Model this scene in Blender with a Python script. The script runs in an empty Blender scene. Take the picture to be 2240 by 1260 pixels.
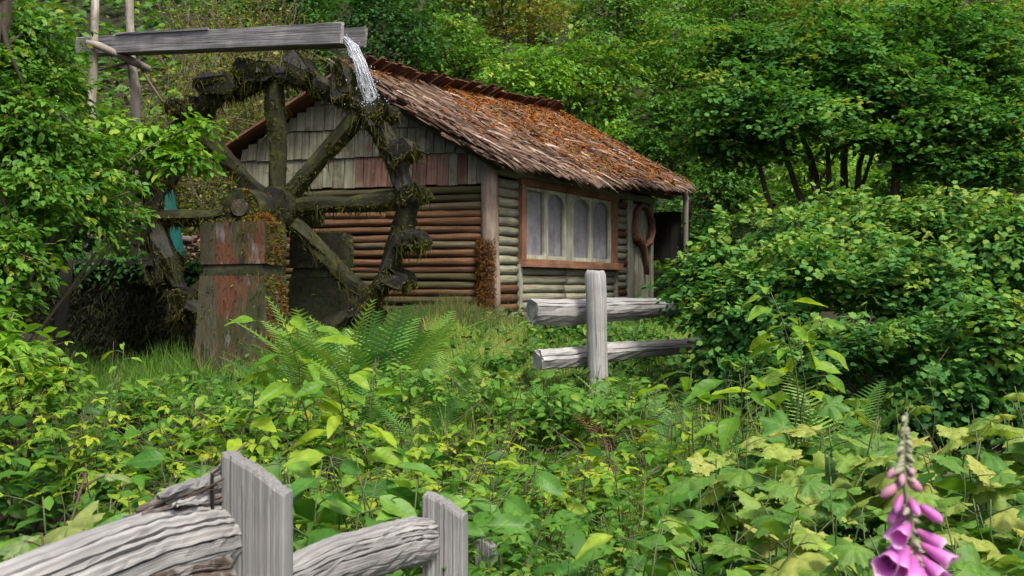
import bpy, math, random
import numpy as np
from mathutils import Vector, Matrix

SC = bpy.context.scene
COL = SC.collection
rnd = random.Random(7)
nr = np.random.default_rng(11)

# ------------------------------------------------------------------ camera, sky, sun, exposure
F = 2500.0            # focal length in photograph pixels (2240 wide)
EYE = 1.6
cam = bpy.data.cameras.new('camera')
cam.lens = 36.0 * F / 2240.0
cam.sensor_width = 36.0
cam.clip_start = 0.1
cam.clip_end = 400.0
cam.dof.use_dof = True
cam.dof.focus_distance = 11.0
cam.dof.aperture_fstop = 11.0
camo = bpy.data.objects.new('camera', cam)
COL.objects.link(camo)
camo.location = (0, 0, EYE)
camo.rotation_euler = (math.radians(90), 0, 0)
SC.camera = camo

SUN_EL, SUN_AZ = math.radians(56), math.radians(150)   # azimuth measured from +Y towards +X
world = bpy.data.worlds.new('World')
SC.world = world
world.use_nodes = True
wn = world.node_tree.nodes
bg = wn['Background']
sky = wn.new('ShaderNodeTexSky')
sky.sky_type = 'NISHITA'
sky.sun_disc = False
sky.sun_elevation = SUN_EL
sky.sun_rotation = SUN_AZ
sky.air_density = 0.55
sky.dust_density = 6.0
sky.ozone_density = 1.0
world.node_tree.links.new(sky.outputs[0], bg.inputs[0])
bg.inputs[1].default_value = 0.10
sun = bpy.data.lights.new('sun', 'SUN')
sun.energy = 1.5
sun.angle = math.radians(10)
sun.color = (1.0, 0.97, 0.90)
suno = bpy.data.objects.new('sun', sun)
COL.objects.link(suno)
sd = Vector((math.sin(SUN_AZ) * math.cos(SUN_EL), math.cos(SUN_AZ) * math.cos(SUN_EL), math.sin(SUN_EL)))
suno.rotation_euler = sd.to_track_quat('Z', 'Y').to_euler()
suno.location = sd * 60
SC.view_settings.view_transform = 'Standard'
SC.view_settings.look = 'None'
SC.view_settings.exposure = 1.42
SC.view_settings.gamma = 1.0
SC.view_settings.use_curve_mapping = False
SC.render.engine = 'CYCLES'
SC.cycles.max_bounces = 6
SC.cycles.diffuse_bounces = 3
SC.cycles.glossy_bounces = 2
SC.cycles.transmission_bounces = 4
SC.cycles.transparent_max_bounces = 8
SC.cycles.use_denoising = True

# ------------------------------------------------------------------ helpers
def P(px, py, Y):
    return Vector(((px - 1120.0) / F * Y, Y, EYE - (py - 630.0) / F * Y))

def sstep(a, b, x):
    t = np.clip((x - a) / (b - a), 0, 1)
    return t * t * (3 - 2 * t)

def gz(x, y):
    x = np.asarray(x, float); y = np.asarray(y, float)
    z = np.interp(y, [-8, 3, 6, 8.5, 10, 12, 13.5, 15, 22, 30], [0, 0, .18, .38, .5, .78, 1.03, 1.2, 1.35, 1.5])
    # the wheel pit and the bank to its left
    pit = sstep(-5.6, -4.9, x) * (1 - sstep(-1.9, -1.3, x)) * sstep(11.7, 12.3, y) * (1 - sstep(14.0, 14.25, y))
    z = z * (1 - pit) + 0.42 * pit
    bank = (1 - sstep(-3.6, -2.9, x)) * sstep(14.0, 14.3, y) * (1 - sstep(16.5, 18, y))
    z = z * (1 - bank) + 1.72 * bank
    y0 = 22.0 - 4.2 * (1 - sstep(-5.2, -3.4, x)) - 2.0 * sstep(4, 7, x)
    hill = np.clip(y - y0, 0, None)
    z = z + hill * 0.62 * sstep(0, 4, hill)
    z = z + 0.05 * np.sin(x * 2.1 + y * .7) * np.cos(y * 1.7 - x * .4) * sstep(0, 3, np.abs(y) )
    return z

def gzf(x, y):
    return float(gz(x, y))

def offset_of(parent):
    v = Vector((0, 0, 0))
    while parent is not None:
        v += parent.location
        parent = parent.parent
    return v

def tag(o, label=None, cat=None, group=None, kind=None):
    if label: o['label'] = label
    if cat: o['category'] = cat
    if group: o['group'] = group
    if kind: o['kind'] = kind
    return o

def thing(name, label, cat, loc, group=None):
    o = bpy.data.objects.new(name, None)
    COL.objects.link(o)
    o.empty_display_size = 0.1
    o.location = loc
    return tag(o, label, cat, group)

def link(name, me, parent=None, kind=None):
    o = bpy.data.objects.new(name, me)
    COL.objects.link(o)
    if parent is not None:
        o.parent = parent
    if kind: o['kind'] = kind
    return o

def inst(name, me, M, parent):
    """another piece that shares the mesh, placed by a world matrix (no rotation on its parents)"""
    o = bpy.data.objects.new(name, me)
    COL.objects.link(o)
    o.parent = parent
    o.matrix_basis = Matrix.Translation(-offset_of(parent)) @ M
    return o

def frame(loc, x, z, s=1.0, sy=None, sz=None):
    x = Vector(x).normalized(); z = Vector(z)
    y = z.cross(x)
    if y.length < 1e-6: y = Vector((0, 1, 0)).cross(x)
    y.normalize(); z = x.cross(y)
    sy = s if sy is None else sy; sz = s if sz is None else sz
    M = Matrix.Identity(4)
    for i in range(3):
        M[i][0] = x[i] * s; M[i][1] = y[i] * sy; M[i][2] = z[i] * sz; M[i][3] = loc[i]
    return M

def rect(w, h, b=0.0):
    w, h = w / 2, h / 2
    if b <= 0: return [(-w, -h), (w, -h), (w, h), (-w, h)]
    return [(-w + b, -h), (w - b, -h), (w, -h + b), (w, h - b), (w - b, h), (-w + b, h), (-w, h - b), (-w, -h + b)]

def circ(r, n=8, sq=1.0):
    return [(r * math.cos(2 * math.pi * i / n), r * sq * math.sin(2 * math.pi * i / n)) for i in range(n)]

class MB:
    def __init__(s):
        s.v = []; s.f = []; s.g = []; s.smooth = []
    def sweep(s, pts, sec, up=(0, 0, 1), scales=None, jit=0.0, endjit=0.0, smooth=False, cap=True):
        pts = [Vector(p) for p in pts]
        up = Vector(up); n = len(sec); base = len(s.v); d = 0.0
        off = rnd.random() * 9
        for i, p in enumerate(pts):
            a = pts[max(i - 1, 0)]; b = pts[min(i + 1, len(pts) - 1)]
            t = (b - a).normalized()
            u = up if abs(t.dot(up)) < .98 else Vector((0, 1, 0))
            side = u.cross(t).normalized() * -1
            uu = side.cross(t)
            if i: d += (p - pts[i - 1]).length
            sc = scales[i] if scales else 1.0
            for (y, z) in sec:
                q = p + side * (y * sc) + uu * (z * sc)
                if jit:
                    q = q + Vector((rnd.uniform(-jit, jit), rnd.uniform(-jit, jit), rnd.uniform(-jit, jit)))
                if endjit and i in (0, len(pts) - 1):
                    q = q + t * rnd.uniform(-endjit, endjit)
                s.v.append(q); s.g.append((d + off, y + off, z))
        for i in range(len(pts) - 1):
            for k in range(n):
                k2 = (k + 1) % n
                s.f.append((base + i * n + k, base + i * n + k2, base + (i + 1) * n + k2, base + (i + 1) * n + k)); s.smooth.append(smooth)
        if cap:
            s.f.append(tuple(base + k for k in range(n))[::-1]); s.smooth.append(False)
            e = base + (len(pts) - 1) * n
            s.f.append(tuple(e + k for k in range(n))); s.smooth.append(False)
        return s
    def bar(s, a, b, w, h, bev=0.0, up=(0, 0, 1), seg=1, jit=0.0, endjit=0.0):
        a = Vector(a); b = Vector(b)
        return s.sweep([a.lerp(b, i / seg) for i in range(seg + 1)], rect(w, h, bev), up, None, jit, endjit)
    def log(s, a, b, r0, r1, n=9, seg=4, jit=0.0, bend=0.0, sq=1.0, up=(0, 0, 1)):
        a = Vector(a); b = Vector(b); pts = []; sc = []
        bv = Vector((rnd.uniform(-1, 1), rnd.uniform(-1, 1), rnd.uniform(-1, 1))) * bend
        for i in range(seg + 1):
            t = i / seg
            pts.append(a.lerp(b, t) + bv * math.sin(math.pi * t)); sc.append((r0 + (r1 - r0) * t) * rnd.uniform(.95, 1.05))
        return s.sweep(pts, circ(1, n, sq), up, sc, jit, 0, True)
    def mesh(s, name, mat, off=Vector((0, 0, 0))):
        me = bpy.data.meshes.new(name)
        me.from_pydata([tuple(q - off) for q in s.v], [], s.f)
        me.polygons.foreach_set('use_smooth', s.smooth if len(s.smooth) == len(s.f) else [False] * len(s.f))
        at = me.attributes.new('g', 'FLOAT_VECTOR', 'POINT')
        at.data.foreach_set('vector', [c for q in s.g for c in q])
        me.materials.append(mat)
        return me
    def build(s, name, mat, parent=None, kind=None):
        return link(name, s.mesh(name, mat, offset_of(parent)), parent, kind)

def surf_samples(mbs, n, rng):
    """n random points on the given shapes with their face normals"""
    tris = []
    for m in mbs:
        for f in m.f:
            for k in range(1, len(f) - 1):
                tris.append((m.v[f[0]], m.v[f[k]], m.v[f[k + 1]]))
    T = np.array([[tuple(a), tuple(b), tuple(c)] for a, b, c in tris])
    nn = np.cross(T[:, 1] - T[:, 0], T[:, 2] - T[:, 0])
    ar = np.linalg.norm(nn, axis=1) + 1e-12
    idx = rng.choice(len(T), n, p=ar / ar.sum())
    r1 = np.sqrt(rng.random(n))[:, None]; r2 = rng.random(n)[:, None]
    p = T[idx, 0] * (1 - r1) + T[idx, 1] * r1 * (1 - r2) + T[idx, 2] * r1 * r2
    return p, nn[idx] / ar[idx][:, None]

# ---- leaf shapes: x along the leaf, y across, z up; faces
def t_far():
    return np.array([(0, 0, 0), (.5, .34, .07), (1, 0, -.1), (.5, -.34, .07)], float), [(0, 1, 2), (0, 2, 3)]
def t_blade():
    return np.array([(0, -.5, 0), (0, .5, 0), (.55, .32, .0), (.55, -.32, 0), (1, 0, -.08)], float), [(0, 1, 2, 3), (3, 2, 4)]
def t_tri():
    return np.array([(0, -.5, 0), (0, .5, 0), (1, 0, 0)], float), [(0, 1, 2)]
def t_oval6():
    v = [(0, 0, 0), (.32, .26, .06), (.7, .2, .02), (1, 0, -.16), (.7, -.2, .02), (.32, -.26, .06), (.5, 0, 0)]
    return np.array(v, float), [(0, 6, 1), (1, 6, 2), (2, 6, 3), (3, 6, 4), (4, 6, 5), (5, 6, 0)]
def t_maple():
    rim = [(0, 0), (-.03, .2), (.16, .3), (.12, .46), (.36, .42), (.6, .46), (.66, .28), (1, 0)]
    v = [(x, y, -.1 * (x - .4) ** 2 - .22 * y * y) for x, y in rim] + [(x, -y, -.1 * (x - .4) ** 2 - .22 * y * y) for x, y in rim[-2:0:-1]]
    v.append((.38, 0, .03)); c = len(v) - 1; n = c
    return np.array(v, float), [(c, (i + 1) % n, i) for i in range(n)]

def leaf_mesh(name, tm, pos, xd, nrm, size, tint, mat, parent=None, kind=None, wid=None):
    tv, tf = tm
    pos = np.asarray(pos, float); n = len(pos)
    z = nrm / (np.linalg.norm(nrm, axis=1, keepdims=True) + 1e-9)
    x = xd - (xd * z).sum(1, keepdims=True) * z
    x /= (np.linalg.norm(x, axis=1, keepdims=True) + 1e-9)
    y = np.cross(z, x)
    size = np.broadcast_to(np.asarray(size, float), (n,))
    w = size if wid is None else np.broadcast_to(np.asarray(wid, float), (n,))
    V = (pos[:, None, :] + size[:, None, None] * tv[None, :, 0, None] * x[:, None, :]
         + w[:, None, None] * tv[None, :, 1, None] * y[:, None, :] + size[:, None, None] * tv[None, :, 2, None] * z[:, None, :])
    off = offset_of(parent)
    V = V.reshape(-1, 3) - np.array(off)
    k = len(tv)
    lens = np.array([len(f) for f in tf]); flat = np.array([i for f in tf for i in f])
    loops = (flat[None, :] + (np.arange(n) * k)[:, None]).ravel()
    tot = np.tile(lens, n); start = np.concatenate([[0], np.cumsum(tot)[:-1]])
    me = bpy.data.meshes.new(name)
    me.vertices.add(len(V)); me.vertices.foreach_set('co', V.ravel().astype(np.float32))
    me.loops.add(len(loops)); me.loops.foreach_set('vertex_index', loops.astype(np.int32))
    me.polygons.add(len(tot)); me.polygons.foreach_set('loop_start', start.astype(np.int32))
    me.update(calc_edges=True)
    at = me.attributes.new('tint', 'FLOAT', 'POINT')
    at.data.foreach_set('value', np.repeat(np.broadcast_to(np.asarray(tint, float), (n,)), k).astype(np.float32))
    me.materials.append(mat)
    if name is None: return me
    return link(name, me, parent, kind)

def one_leaf(name, tv, tf, lv, mat, smooth=True):
    """a single leaf's mesh that many leaf objects share; lv = position on the blade for the veins"""
    me = bpy.data.meshes.new(name)
    me.from_pydata([tuple(q) for q in tv], [], tf)
    me.polygons.foreach_set('use_smooth', [smooth] * len(tf))
    at = me.attributes.new('lv', 'FLOAT_VECTOR', 'POINT')
    at.data.foreach_set('vector', [c for q in lv for c in q])
    me.materials.append(mat)
    return me

# ------------------------------------------------------------------ materials
def newmat(name):
    m = bpy.data.materials.new(name); m.use_nodes = True
    nt = m.node_tree
    return m, nt, nt.nodes, nt.links, nt.nodes['Principled BSDF']

def ramp(nd, stops):
    r = nd.new('ShaderNodeValToRGB')
    e = r.color_ramp.elements
    while len(e) < len(stops): e.new(0.5)
    for i, (p, c) in enumerate(stops):
        e[i].position = p; e[i].color = (*c, 1)
    return r

def math_n(nd, lk, op, a, b=None, clamp=False):
    m = nd.new('ShaderNodeMath'); m.operation = op; m.use_clamp = clamp
    for i, q in enumerate((a, b)):
        if q is None: continue
        if isinstance(q, (int, float)): m.inputs[i].default_value = q
        else: lk.new(q, m.inputs[i])
    return m.outputs[0]

def noise_n(nd, lk, vec, scale, detail=4, rough=.55):
    n = nd.new('ShaderNodeTexNoise'); n.inputs['Scale'].default_value = scale
    n.inputs['Detail'].default_value = detail; n.inputs['Roughness'].default_value = rough
    if vec is not None: lk.new(vec, n.inputs['Vector'])
    return n.outputs['Fac']

def mix_c(nd, lk, f, a, b, mode='MIX'):
    m = nd.new('ShaderNodeMix'); m.data_type = 'RGBA'; m.blend_type = mode
    for s, q in ((m.inputs[0], f), (m.inputs[6], a), (m.inputs[7], b)):
        if isinstance(q, (int, float)): s.default_value = q
        elif isinstance(q, tuple): s.default_value = (*q, 1)
        else: lk.new(q, s)
    return m.outputs[2]

LEAF_GAIN = 1.6
def leaf_mat(name, stops, trans=.38, rough=.48, per_object=False, veins=False, spots=None, spec=.22):
    m, nt, nd, lk, pb = newmat(name)
    if trans >= .3: stops = [(p, tuple(q * LEAF_GAIN for q in col)) for p, col in stops]
    if per_object:
        oi = nd.new('ShaderNodeObjectInfo'); f = oi.outputs['Random']
    else:
        a = nd.new('ShaderNodeAttribute'); a.attribute_name = 'tint'; f = a.outputs['Fac']
    r = ramp(nd, stops); lk.new(f, r.inputs[0]); c = r.outputs[0]
    if veins:
        a = nd.new('ShaderNodeAttribute'); a.attribute_name = 'lv'
        sx = nd.new('ShaderNodeSeparateXYZ'); lk.new(a.outputs['Vector'], sx.inputs[0])
        ab = math_n(nd, lk, 'ABSOLUTE', sx.outputs[1])
        ph = math_n(nd, lk, 'SUBTRACT', sx.outputs[0], math_n(nd, lk, 'MULTIPLY', ab, .9))
        wv = math_n(nd, lk, 'SINE', math_n(nd, lk, 'MULTIPLY', ph, 46.0))
        side = math_n(nd, lk, 'MULTIPLY', math_n(nd, lk, 'GREATER_THAN', wv, .82), .35)
        mid = math_n(nd, lk, 'LESS_THAN', ab, .018)
        vv = math_n(nd, lk, 'MAXIMUM', side, mid)
        c = mix_c(nd, lk, math_n(nd, lk, 'MULTIPLY', vv, .32), c, mix_c(nd, lk, .5, c, (.3, .38, .12)))
        oi2 = nd.new('ShaderNodeObjectInfo')
        va = nd.new('ShaderNodeVectorMath'); va.operation = 'ADD'
        lk.new(a.outputs['Vector'], va.inputs[0]); lk.new(math_n(nd, lk, 'MULTIPLY', oi2.outputs['Random'], 41.0), va.inputs[1])
        nz = noise_n(nd, lk, va.outputs[0], 5.0, 3)
        c = mix_c(nd, lk, 1.0, c, ramp_out(nd, lk, nz, [(.3, (.72, .76, .7)), (.7, (1.2, 1.14, 1.1))]), 'MULTIPLY')
        if spots:
            n2 = noise_n(nd, lk, va.outputs[0], 9.0, 2)
            f2 = math_n(nd, lk, 'MULTIPLY', math_n(nd, lk, 'GREATER_THAN', n2, spots[1]), .75)
            c = mix_c(nd, lk, f2, c, spots[0])
        bp = nd.new('ShaderNodeBump'); bp.inputs['Strength'].default_value = .07; bp.inputs['Distance'].default_value = .01
        lk.new(wv, bp.inputs['Height']); lk.new(bp.outputs[0], pb.inputs['Normal'])
    lk.new(c, pb.inputs['Base Color'])
    pb.inputs['Roughness'].default_value = rough
    pb.inputs['Specular IOR Level'].default_value = spec
    tr = nd.new('ShaderNodeBsdfTranslucent')
    lk.new(mix_c(nd, lk, 1.0, c, (1.25, 1.2, .55), 'MULTIPLY'), tr.inputs[0])
    mx = nd.new('ShaderNodeMixShader'); mx.inputs[0].default_value = trans
    lk.new(pb.outputs[0], mx.inputs[1]); lk.new(tr.outputs[0], mx.inputs[2])
    lk.new(mx.outputs[0], nd['Material Output'].inputs[0])
    return m

def ramp_out(nd, lk, f, stops):
    r = ramp(nd, stops); lk.new(f, r.inputs[0]); return r.outputs[0]

def wood_mat(name, stops, scale=(1.6, 42, 42), blotch=None, blotch2=None, bump=.5, rough=.85, vary=.35, cracks=.5):
    m, nt, nd, lk, pb = newmat(name)
    a = nd.new('ShaderNodeAttribute'); a.attribute_name = 'g'
    oi = nd.new('ShaderNodeObjectInfo')
    va = nd.new('ShaderNodeVectorMath'); va.operation = 'ADD'
    lk.new(a.outputs['Vector'], va.inputs[0]); lk.new(math_n(nd, lk, 'MULTIPLY', oi.outputs['Random'], 37.0), va.inputs[1])
    vm = nd.new('ShaderNodeVectorMath'); vm.operation = 'MULTIPLY'
    lk.new(va.outputs[0], vm.inputs[0]); vm.inputs[1].default_value = scale
    fine = noise_n(nd, lk, vm.outputs[0], 1.0, 6, .65)
    c = ramp_out(nd, lk, fine, stops)
    big = noise_n(nd, lk, va.outputs[0], 3.2, 3)
    c = mix_c(nd, lk, 1.0, c, ramp_out(nd, lk, big, [(.28, (1 - vary,) * 3), (.72, (1 + vary,) * 3)]), 'MULTIPLY')
    pr = math_n(nd, lk, 'ADD', math_n(nd, lk, 'MULTIPLY', oi.outputs['Random'], vary * 1.2), 1 - vary * .6)
    cr = nd.new('ShaderNodeCombineColor')
    for i in range(3): lk.new(pr, cr.inputs[i])
    c = mix_c(nd, lk, 1.0, c, cr.outputs[0], 'MULTIPLY')
    for k, bl in enumerate((blotch, blotch2)):
        if bl:
            col, thr, sc = bl
            v2 = nd.new('ShaderNodeVectorMath'); v2.operation = 'ADD'; lk.new(va.outputs[0], v2.inputs[0]); v2.inputs[1].default_value = (k * 13.7 + 3, 5, 1)
            n2 = noise_n(nd, lk, v2.outputs[0], sc, 5, .65)
            f2 = nd.new('ShaderNodeMapRange'); f2.inputs[1].default_value = thr; f2.inputs[2].default_value = thr + .12
            lk.new(n2, f2.inputs[0])
            c = mix_c(nd, lk, math_n(nd, lk, 'MULTIPLY', f2.outputs[0], .85), c, col)
    # drying cracks along the grain
    v3 = nd.new('ShaderNodeVectorMath'); v3.operation = 'MULTIPLY'; lk.new(va.outputs[0], v3.inputs[0]); v3.inputs[1].default_value = (scale[0] * .8, scale[1] * .3, scale[2] * .3)
    n3 = noise_n(nd, lk, v3.outputs[0], 1.0, 3, .5)
    ck = nd.new('ShaderNodeMapRange'); ck.inputs[1].default_value = .26; ck.inputs[2].default_value = .33
    lk.new(n3, ck.inputs[0])
    ckf = math_n(nd, lk, 'SUBTRACT', 1.0, ck.outputs[0])
    c = mix_c(nd, lk, math_n(nd, lk, 'MULTIPLY', ckf, cracks), c, tuple(q * .25 for q in stops[0][1]))
    lk.new(c, pb.inputs['Base Color'])
    pb.inputs['Roughness'].default_value = rough
    pb.inputs['Specular IOR Level'].default_value = .25
    bp = nd.new('ShaderNodeBump'); bp.inputs['Strength'].default_value = bump; bp.inputs['Distance'].default_value = .02
    h = math_n(nd, lk, 'ADD', fine, math_n(nd, lk, 'MULTIPLY', ck.outputs[0], .8))
    lk.new(h, bp.inputs['Height']); lk.new(bp.outputs[0], pb.inputs['Normal'])
    return m

def blotch_mat(name, cols, sc=2.2, rough=.9, bump=.4, fine=18.0, stretch=(1, 1, 1)):
    """stone, concrete, soil: several colours laid over one another by noise, in object space"""
    m, nt, nd, lk, pb = newmat(name)
    tc = nd.new('ShaderNodeTexCoord')
    vm = nd.new('ShaderNodeVectorMath'); vm.operation = 'MULTIPLY'; lk.new(tc.outputs['Object'], vm.inputs[0]); vm.inputs[1].default_value = stretch
    c = None
    for k, (col, thr) in enumerate(cols):
        if c is None: c = col; continue
        v2 = nd.new('ShaderNodeVectorMath'); v2.operation = 'ADD'; lk.new(vm.outputs[0], v2.inputs[0]); v2.inputs[1].default_value = (k * 7.3, k * 3.1, k * 1.7)
        n2 = noise_n(nd, lk, v2.outputs[0], sc * (1 + .35 * k), 6, .62)
        f2 = nd.new('ShaderNodeMapRange'); f2.inputs[1].default_value = thr; f2.inputs[2].default_value = thr + .09
        lk.new(n2, f2.inputs[0])
        c = mix_c(nd, lk, math_n(nd, lk, 'MULTIPLY', f2.outputs[0], .9), c, col)
    fn = noise_n(nd, lk, vm.outputs[0], fine, 6, .7)
    c = mix_c(nd, lk, 1.0, c, ramp_out(nd, lk, fn, [(.3, (.6, .6, .6)), (.7, (1.35, 1.35, 1.35))]), 'MULTIPLY')
    lk.new(c, pb.inputs['Base Color']); pb.inputs['Roughness'].default_value = rough
    pb.inputs['Specular IOR Level'].default_value = .25
    bp = nd.new('ShaderNodeBump'); bp.inputs['Strength'].default_value = bump; bp.inputs['Distance'].default_value = .03
    lk.new(fn, bp.inputs['Height']); lk.new(bp.outputs[0], pb.inputs['Normal'])
    return m

def plain_mat(name, col, rough=.6, metal=0.0, spec=.4):
    m, nt, nd, lk, pb = newmat(name)
    pb.inputs['Base Color'].default_value = (*col, 1); pb.inputs['Roughness'].default_value = rough
    pb.inputs['Metallic'].default_value = metal; pb.inputs['Specular IOR Level'].default_value = spec
    return m

M = {}
M['soil'] = blotch_mat('soil', [((.022, .019, .010), 0), ((.02, .028, .008), .48), ((.032, .022, .012), .6)], 1.3)
M['fence'] = wood_mat('weathered_grey_wood', [(.24, (.10, .10, .094)), (.5, (.25, .25, .238)), (.76, (.40, .40, .38))], (1.3, 120, 120), ((.19, .135, .10), .63, 7.0), ((.11, .12, .06), .65, 8.0), .5, .85, .3, .75)
M['fence_post'] = wood_mat('weathered_post_wood', [(.26, (.10, .10, .094)), (.5, (.205, .206, .198)), (.74, (.31, .312, .30))], (1.0, 210, 210), ((.13, .10, .075), .68, 7.0), ((.12, .14, .07), .66, 9.0), .4, .85, .28, .6)
M['fence_brown'] = wood_mat('split_brown_wood', [(.25, (.022, .015, .01)), (.5, (.085, .062, .046)), (.75, (.19, .15, .12))], (1.0, 130, 130), ((.23, .22, .205), .47, 9.0), ((.12, .1, .05), .64, 4.0), .7)
M['flume'] = wood_mat('flume_grey_wood', [(.25, (.055, .052, .05)), (.5, (.16, .155, .153)), (.75, (.33, .325, .32))], (1.0, 48, 48), ((.09, .085, .05), .6, 2.0), None, .5)
M['pole'] = wood_mat('pale_pole_bark', [(.25, (.09, .078, .06)), (.5, (.2, .18, .145)), (.75, (.33, .305, .27))], (3, 14, 14), ((.07, .075, .03), .58, 5.0), None, .5)
M['log'] = wood_mat('brown_log', [(.25, (.022, .010, .004)), (.5, (.092, .045, .020)), (.78, (.19, .11, .06))], (1.2, 30, 30), ((.07, .07, .035), .60, 1.6), ((.26, .105, .02), .70, 1.3), .4, .7, .45)
M['log_grey'] = wood_mat('grey_brown_log', [(.25, (.03, .025, .013)), (.5, (.085, .068, .038)), (.78, (.16, .13, .08))], (1.2, 30, 30), ((.10, .05, .028), .55, 1.6), ((.26, .105, .02), .72, 1.3), .4, .7, .45)
M['log_green'] = wood_mat('greenish_grey_log', [(.25, (.075, .072, .045)), (.5, (.20, .20, .135)), (.78, (.34, .34, .26))], (1.5, 30, 30), ((.19, .115, .075), .60, 2.2), ((.3, .3, .3), .66, 2.0), .4)
M['log_moss'] = wood_mat('damp_mossy_log', [(.25, (.02, .018, .008)), (.5, (.055, .045, .02)), (.78, (.11, .09, .04))], (1.5, 30, 30), ((.04, .05, .012), .5, 2.2), None, .4)
M['shake_wall'] = wood_mat('grey_wall_shake', [(.25, (.05, .048, .03)), (.5, (.145, .145, .098)), (.78, (.265, .265, .20))], (1.3, 60, 60), ((.12, .062, .04), .58, 3.0), ((.055, .065, .022), .58, 4.0), .45)
M['shake_brown'] = wood_mat('brown_wall_shake', [(.25, (.06, .032, .022)), (.5, (.15, .085, .06)), (.78, (.25, .165, .125))], (1.3, 60, 60), ((.17, .16, .10), .58, 2.5), None, .45)
M['roof'] = wood_mat('old_roof_shake', [(.25, (.028, .017, .011)), (.5, (.10, .062, .042)), (.78, (.23, .165, .12))], (1.5, 55, 55), ((.15, .055, .016), .56, 4.0), ((.05, .05, .012), .66, 5.0), .6)
M['ridge'] = wood_mat('dark_red_ridge_shake', [(.25, (.03, .011, .006)), (.5, (.075, .03, .016)), (.78, (.14, .065, .035))], (1.5, 40, 40), None, None, .3)
M['frame'] = wood_mat('brown_window_frame', [(.25, (.08, .036, .018)), (.5, (.17, .085, .047)), (.78, (.27, .16, .1))], (1.5, 45, 45), ((.25, .10, .03), .62, 1.5), None, .35)
M['sash'] = wood_mat('pale_sash_wood', [(.25, (.14, .15, .09)), (.5, (.29, .30, .22)), (.78, (.4, .4, .35))], (1.5, 45, 45), ((.45, .45, .45), .58, 2.5), None, .3)
M['post'] = wood_mat('pale_corner_trunk', [(.25, (.11, .08, .055)), (.5, (.26, .205, .155)), (.78, (.38, .335, .28))], (1.5, 22, 22), ((.22, .22, .15), .56, 2.0), ((.17, .085, .04), .6, 1.6), .5)
M['door'] = wood_mat('door_board', [(.25, (.10, .10, .065)), (.5, (.22, .225, .16)), (.78, (.36, .36, .31))], (1.5, 45, 45), ((.2, .12, .08), .6, 2.0), None, .4)
M['burl'] = wood_mat('burl_wood', [(.25, (.05, .024, .013)), (.5, (.14, .07, .042)), (.78, (.25, .15, .1))], (4, 24, 24), None, None, .4)
M['dark_board'] = wood_mat('black_board', [(.25, (.010, .009, .008)), (.5, (.022, .02, .018)), (.78, (.04, .038, .034))], (1.5, 30, 30), None, None, .3)
M['wet'] = wood_mat('wet_black_timber', [(.25, (.002, .002, .0015)), (.5, (.007, .0065, .0045)), (.78, (.02, .018, .014))], (1.5, 26, 26), ((.022, .024, .006), .5, 4.0), None, .6, .6)
M['moss_wood'] = wood_mat('mossy_timber', [(.25, (.004, .004, .0015)), (.5, (.013, .0135, .005)), (.78, (.032, .031, .012))], (1.5, 20, 20), ((.035, .04, .008), .5, 5.0), ((.004, .004, .003), .56, 3.0), .8)
M['bark'] = wood_mat('dark_bark', [(.25, (.014, .011, .008)), (.5, (.045, .036, .025)), (.78, (.10, .085, .06))], (3, 20, 20), ((.035, .045, .012), .55, 4.0), None, .6)
M['twig'] = wood_mat('dry_twig', [(.25, (.05, .04, .025)), (.5, (.12, .10, .06)), (.78, (.22, .19, .13))], (3, 30, 30), ((.08, .085, .02), .52, 2.0), None, .3)
M['teal'] = wood_mat('teal_paint', [(.2, (.0, .022, .02)), (.5, (.0, .06, .05)), (.8, (.006, .10, .08))], (1.2, 20, 20), ((.02, .03, .02), .66, 4.0), None, .2, .5, .2)
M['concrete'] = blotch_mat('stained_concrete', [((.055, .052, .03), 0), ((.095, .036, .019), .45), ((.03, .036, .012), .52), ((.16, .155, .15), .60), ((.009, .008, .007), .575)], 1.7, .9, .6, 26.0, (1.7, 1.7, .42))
M['concrete_dark'] = blotch_mat('dark_concrete', [((.03, .028, .018), 0), ((.022, .03, .009), .46), ((.05, .04, .026), .6)], 2.0, .8, .5)  # darker concrete for the back pier and the recessed necks
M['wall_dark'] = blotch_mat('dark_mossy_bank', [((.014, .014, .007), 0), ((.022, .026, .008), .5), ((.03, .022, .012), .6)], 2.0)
M['moss'] = leaf_mat('moss', [(0, (.02, .022, .005)), (.5, (.06, .064, .012)), (.85, (.13, .135, .02)), (1, (.15, .10, .02))], .2, .9, spec=.1)
M['moss_brown'] = leaf_mat('rusty_moss', [(0, (.06, .026, .008)), (.5, (.15, .066, .018)), (1, (.24, .13, .03))], .15, .9, spec=.1)
M['splinter'] = leaf_mat('roof_splinter', [(0, (.025, .015, .010)), (.4, (.085, .052, .035)), (.8, (.2, .14, .10)), (1, (.36, .29, .23))], .05, .85, spec=.15)
M['needles'] = leaf_mat('fallen_needles', [(0, (.06, .02, .006)), (.5, (.19, .062, .014)), (.85, (.29, .115, .026)), (1, (.15, .15, .03))], .1, .9, spec=.1)
M['litter'] = leaf_mat('leaf_litter', [(0, (.06, .03, .018)), (.6, (.17, .09, .06)), (1, (.28, .17, .12))], .1, .85, spec=.2)
M['grass'] = leaf_mat('grass', [(0, (.03, .075, .008)), (.5, (.075, .16, .015)), (.8, (.13, .21, .025)), (1, (.22, .20, .07))], .4, .5)
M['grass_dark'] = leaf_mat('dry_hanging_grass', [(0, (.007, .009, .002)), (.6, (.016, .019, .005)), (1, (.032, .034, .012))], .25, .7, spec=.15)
M['cover'] = leaf_mat('ground_cover', [(0, (.008, .026, .005)), (.5, (.022, .062, .009)), (.85, (.06, .12, .014)), (1, (.13, .16, .02))], .38)  # low leaves coloured dark to paint shade into the gaps between plants
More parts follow.
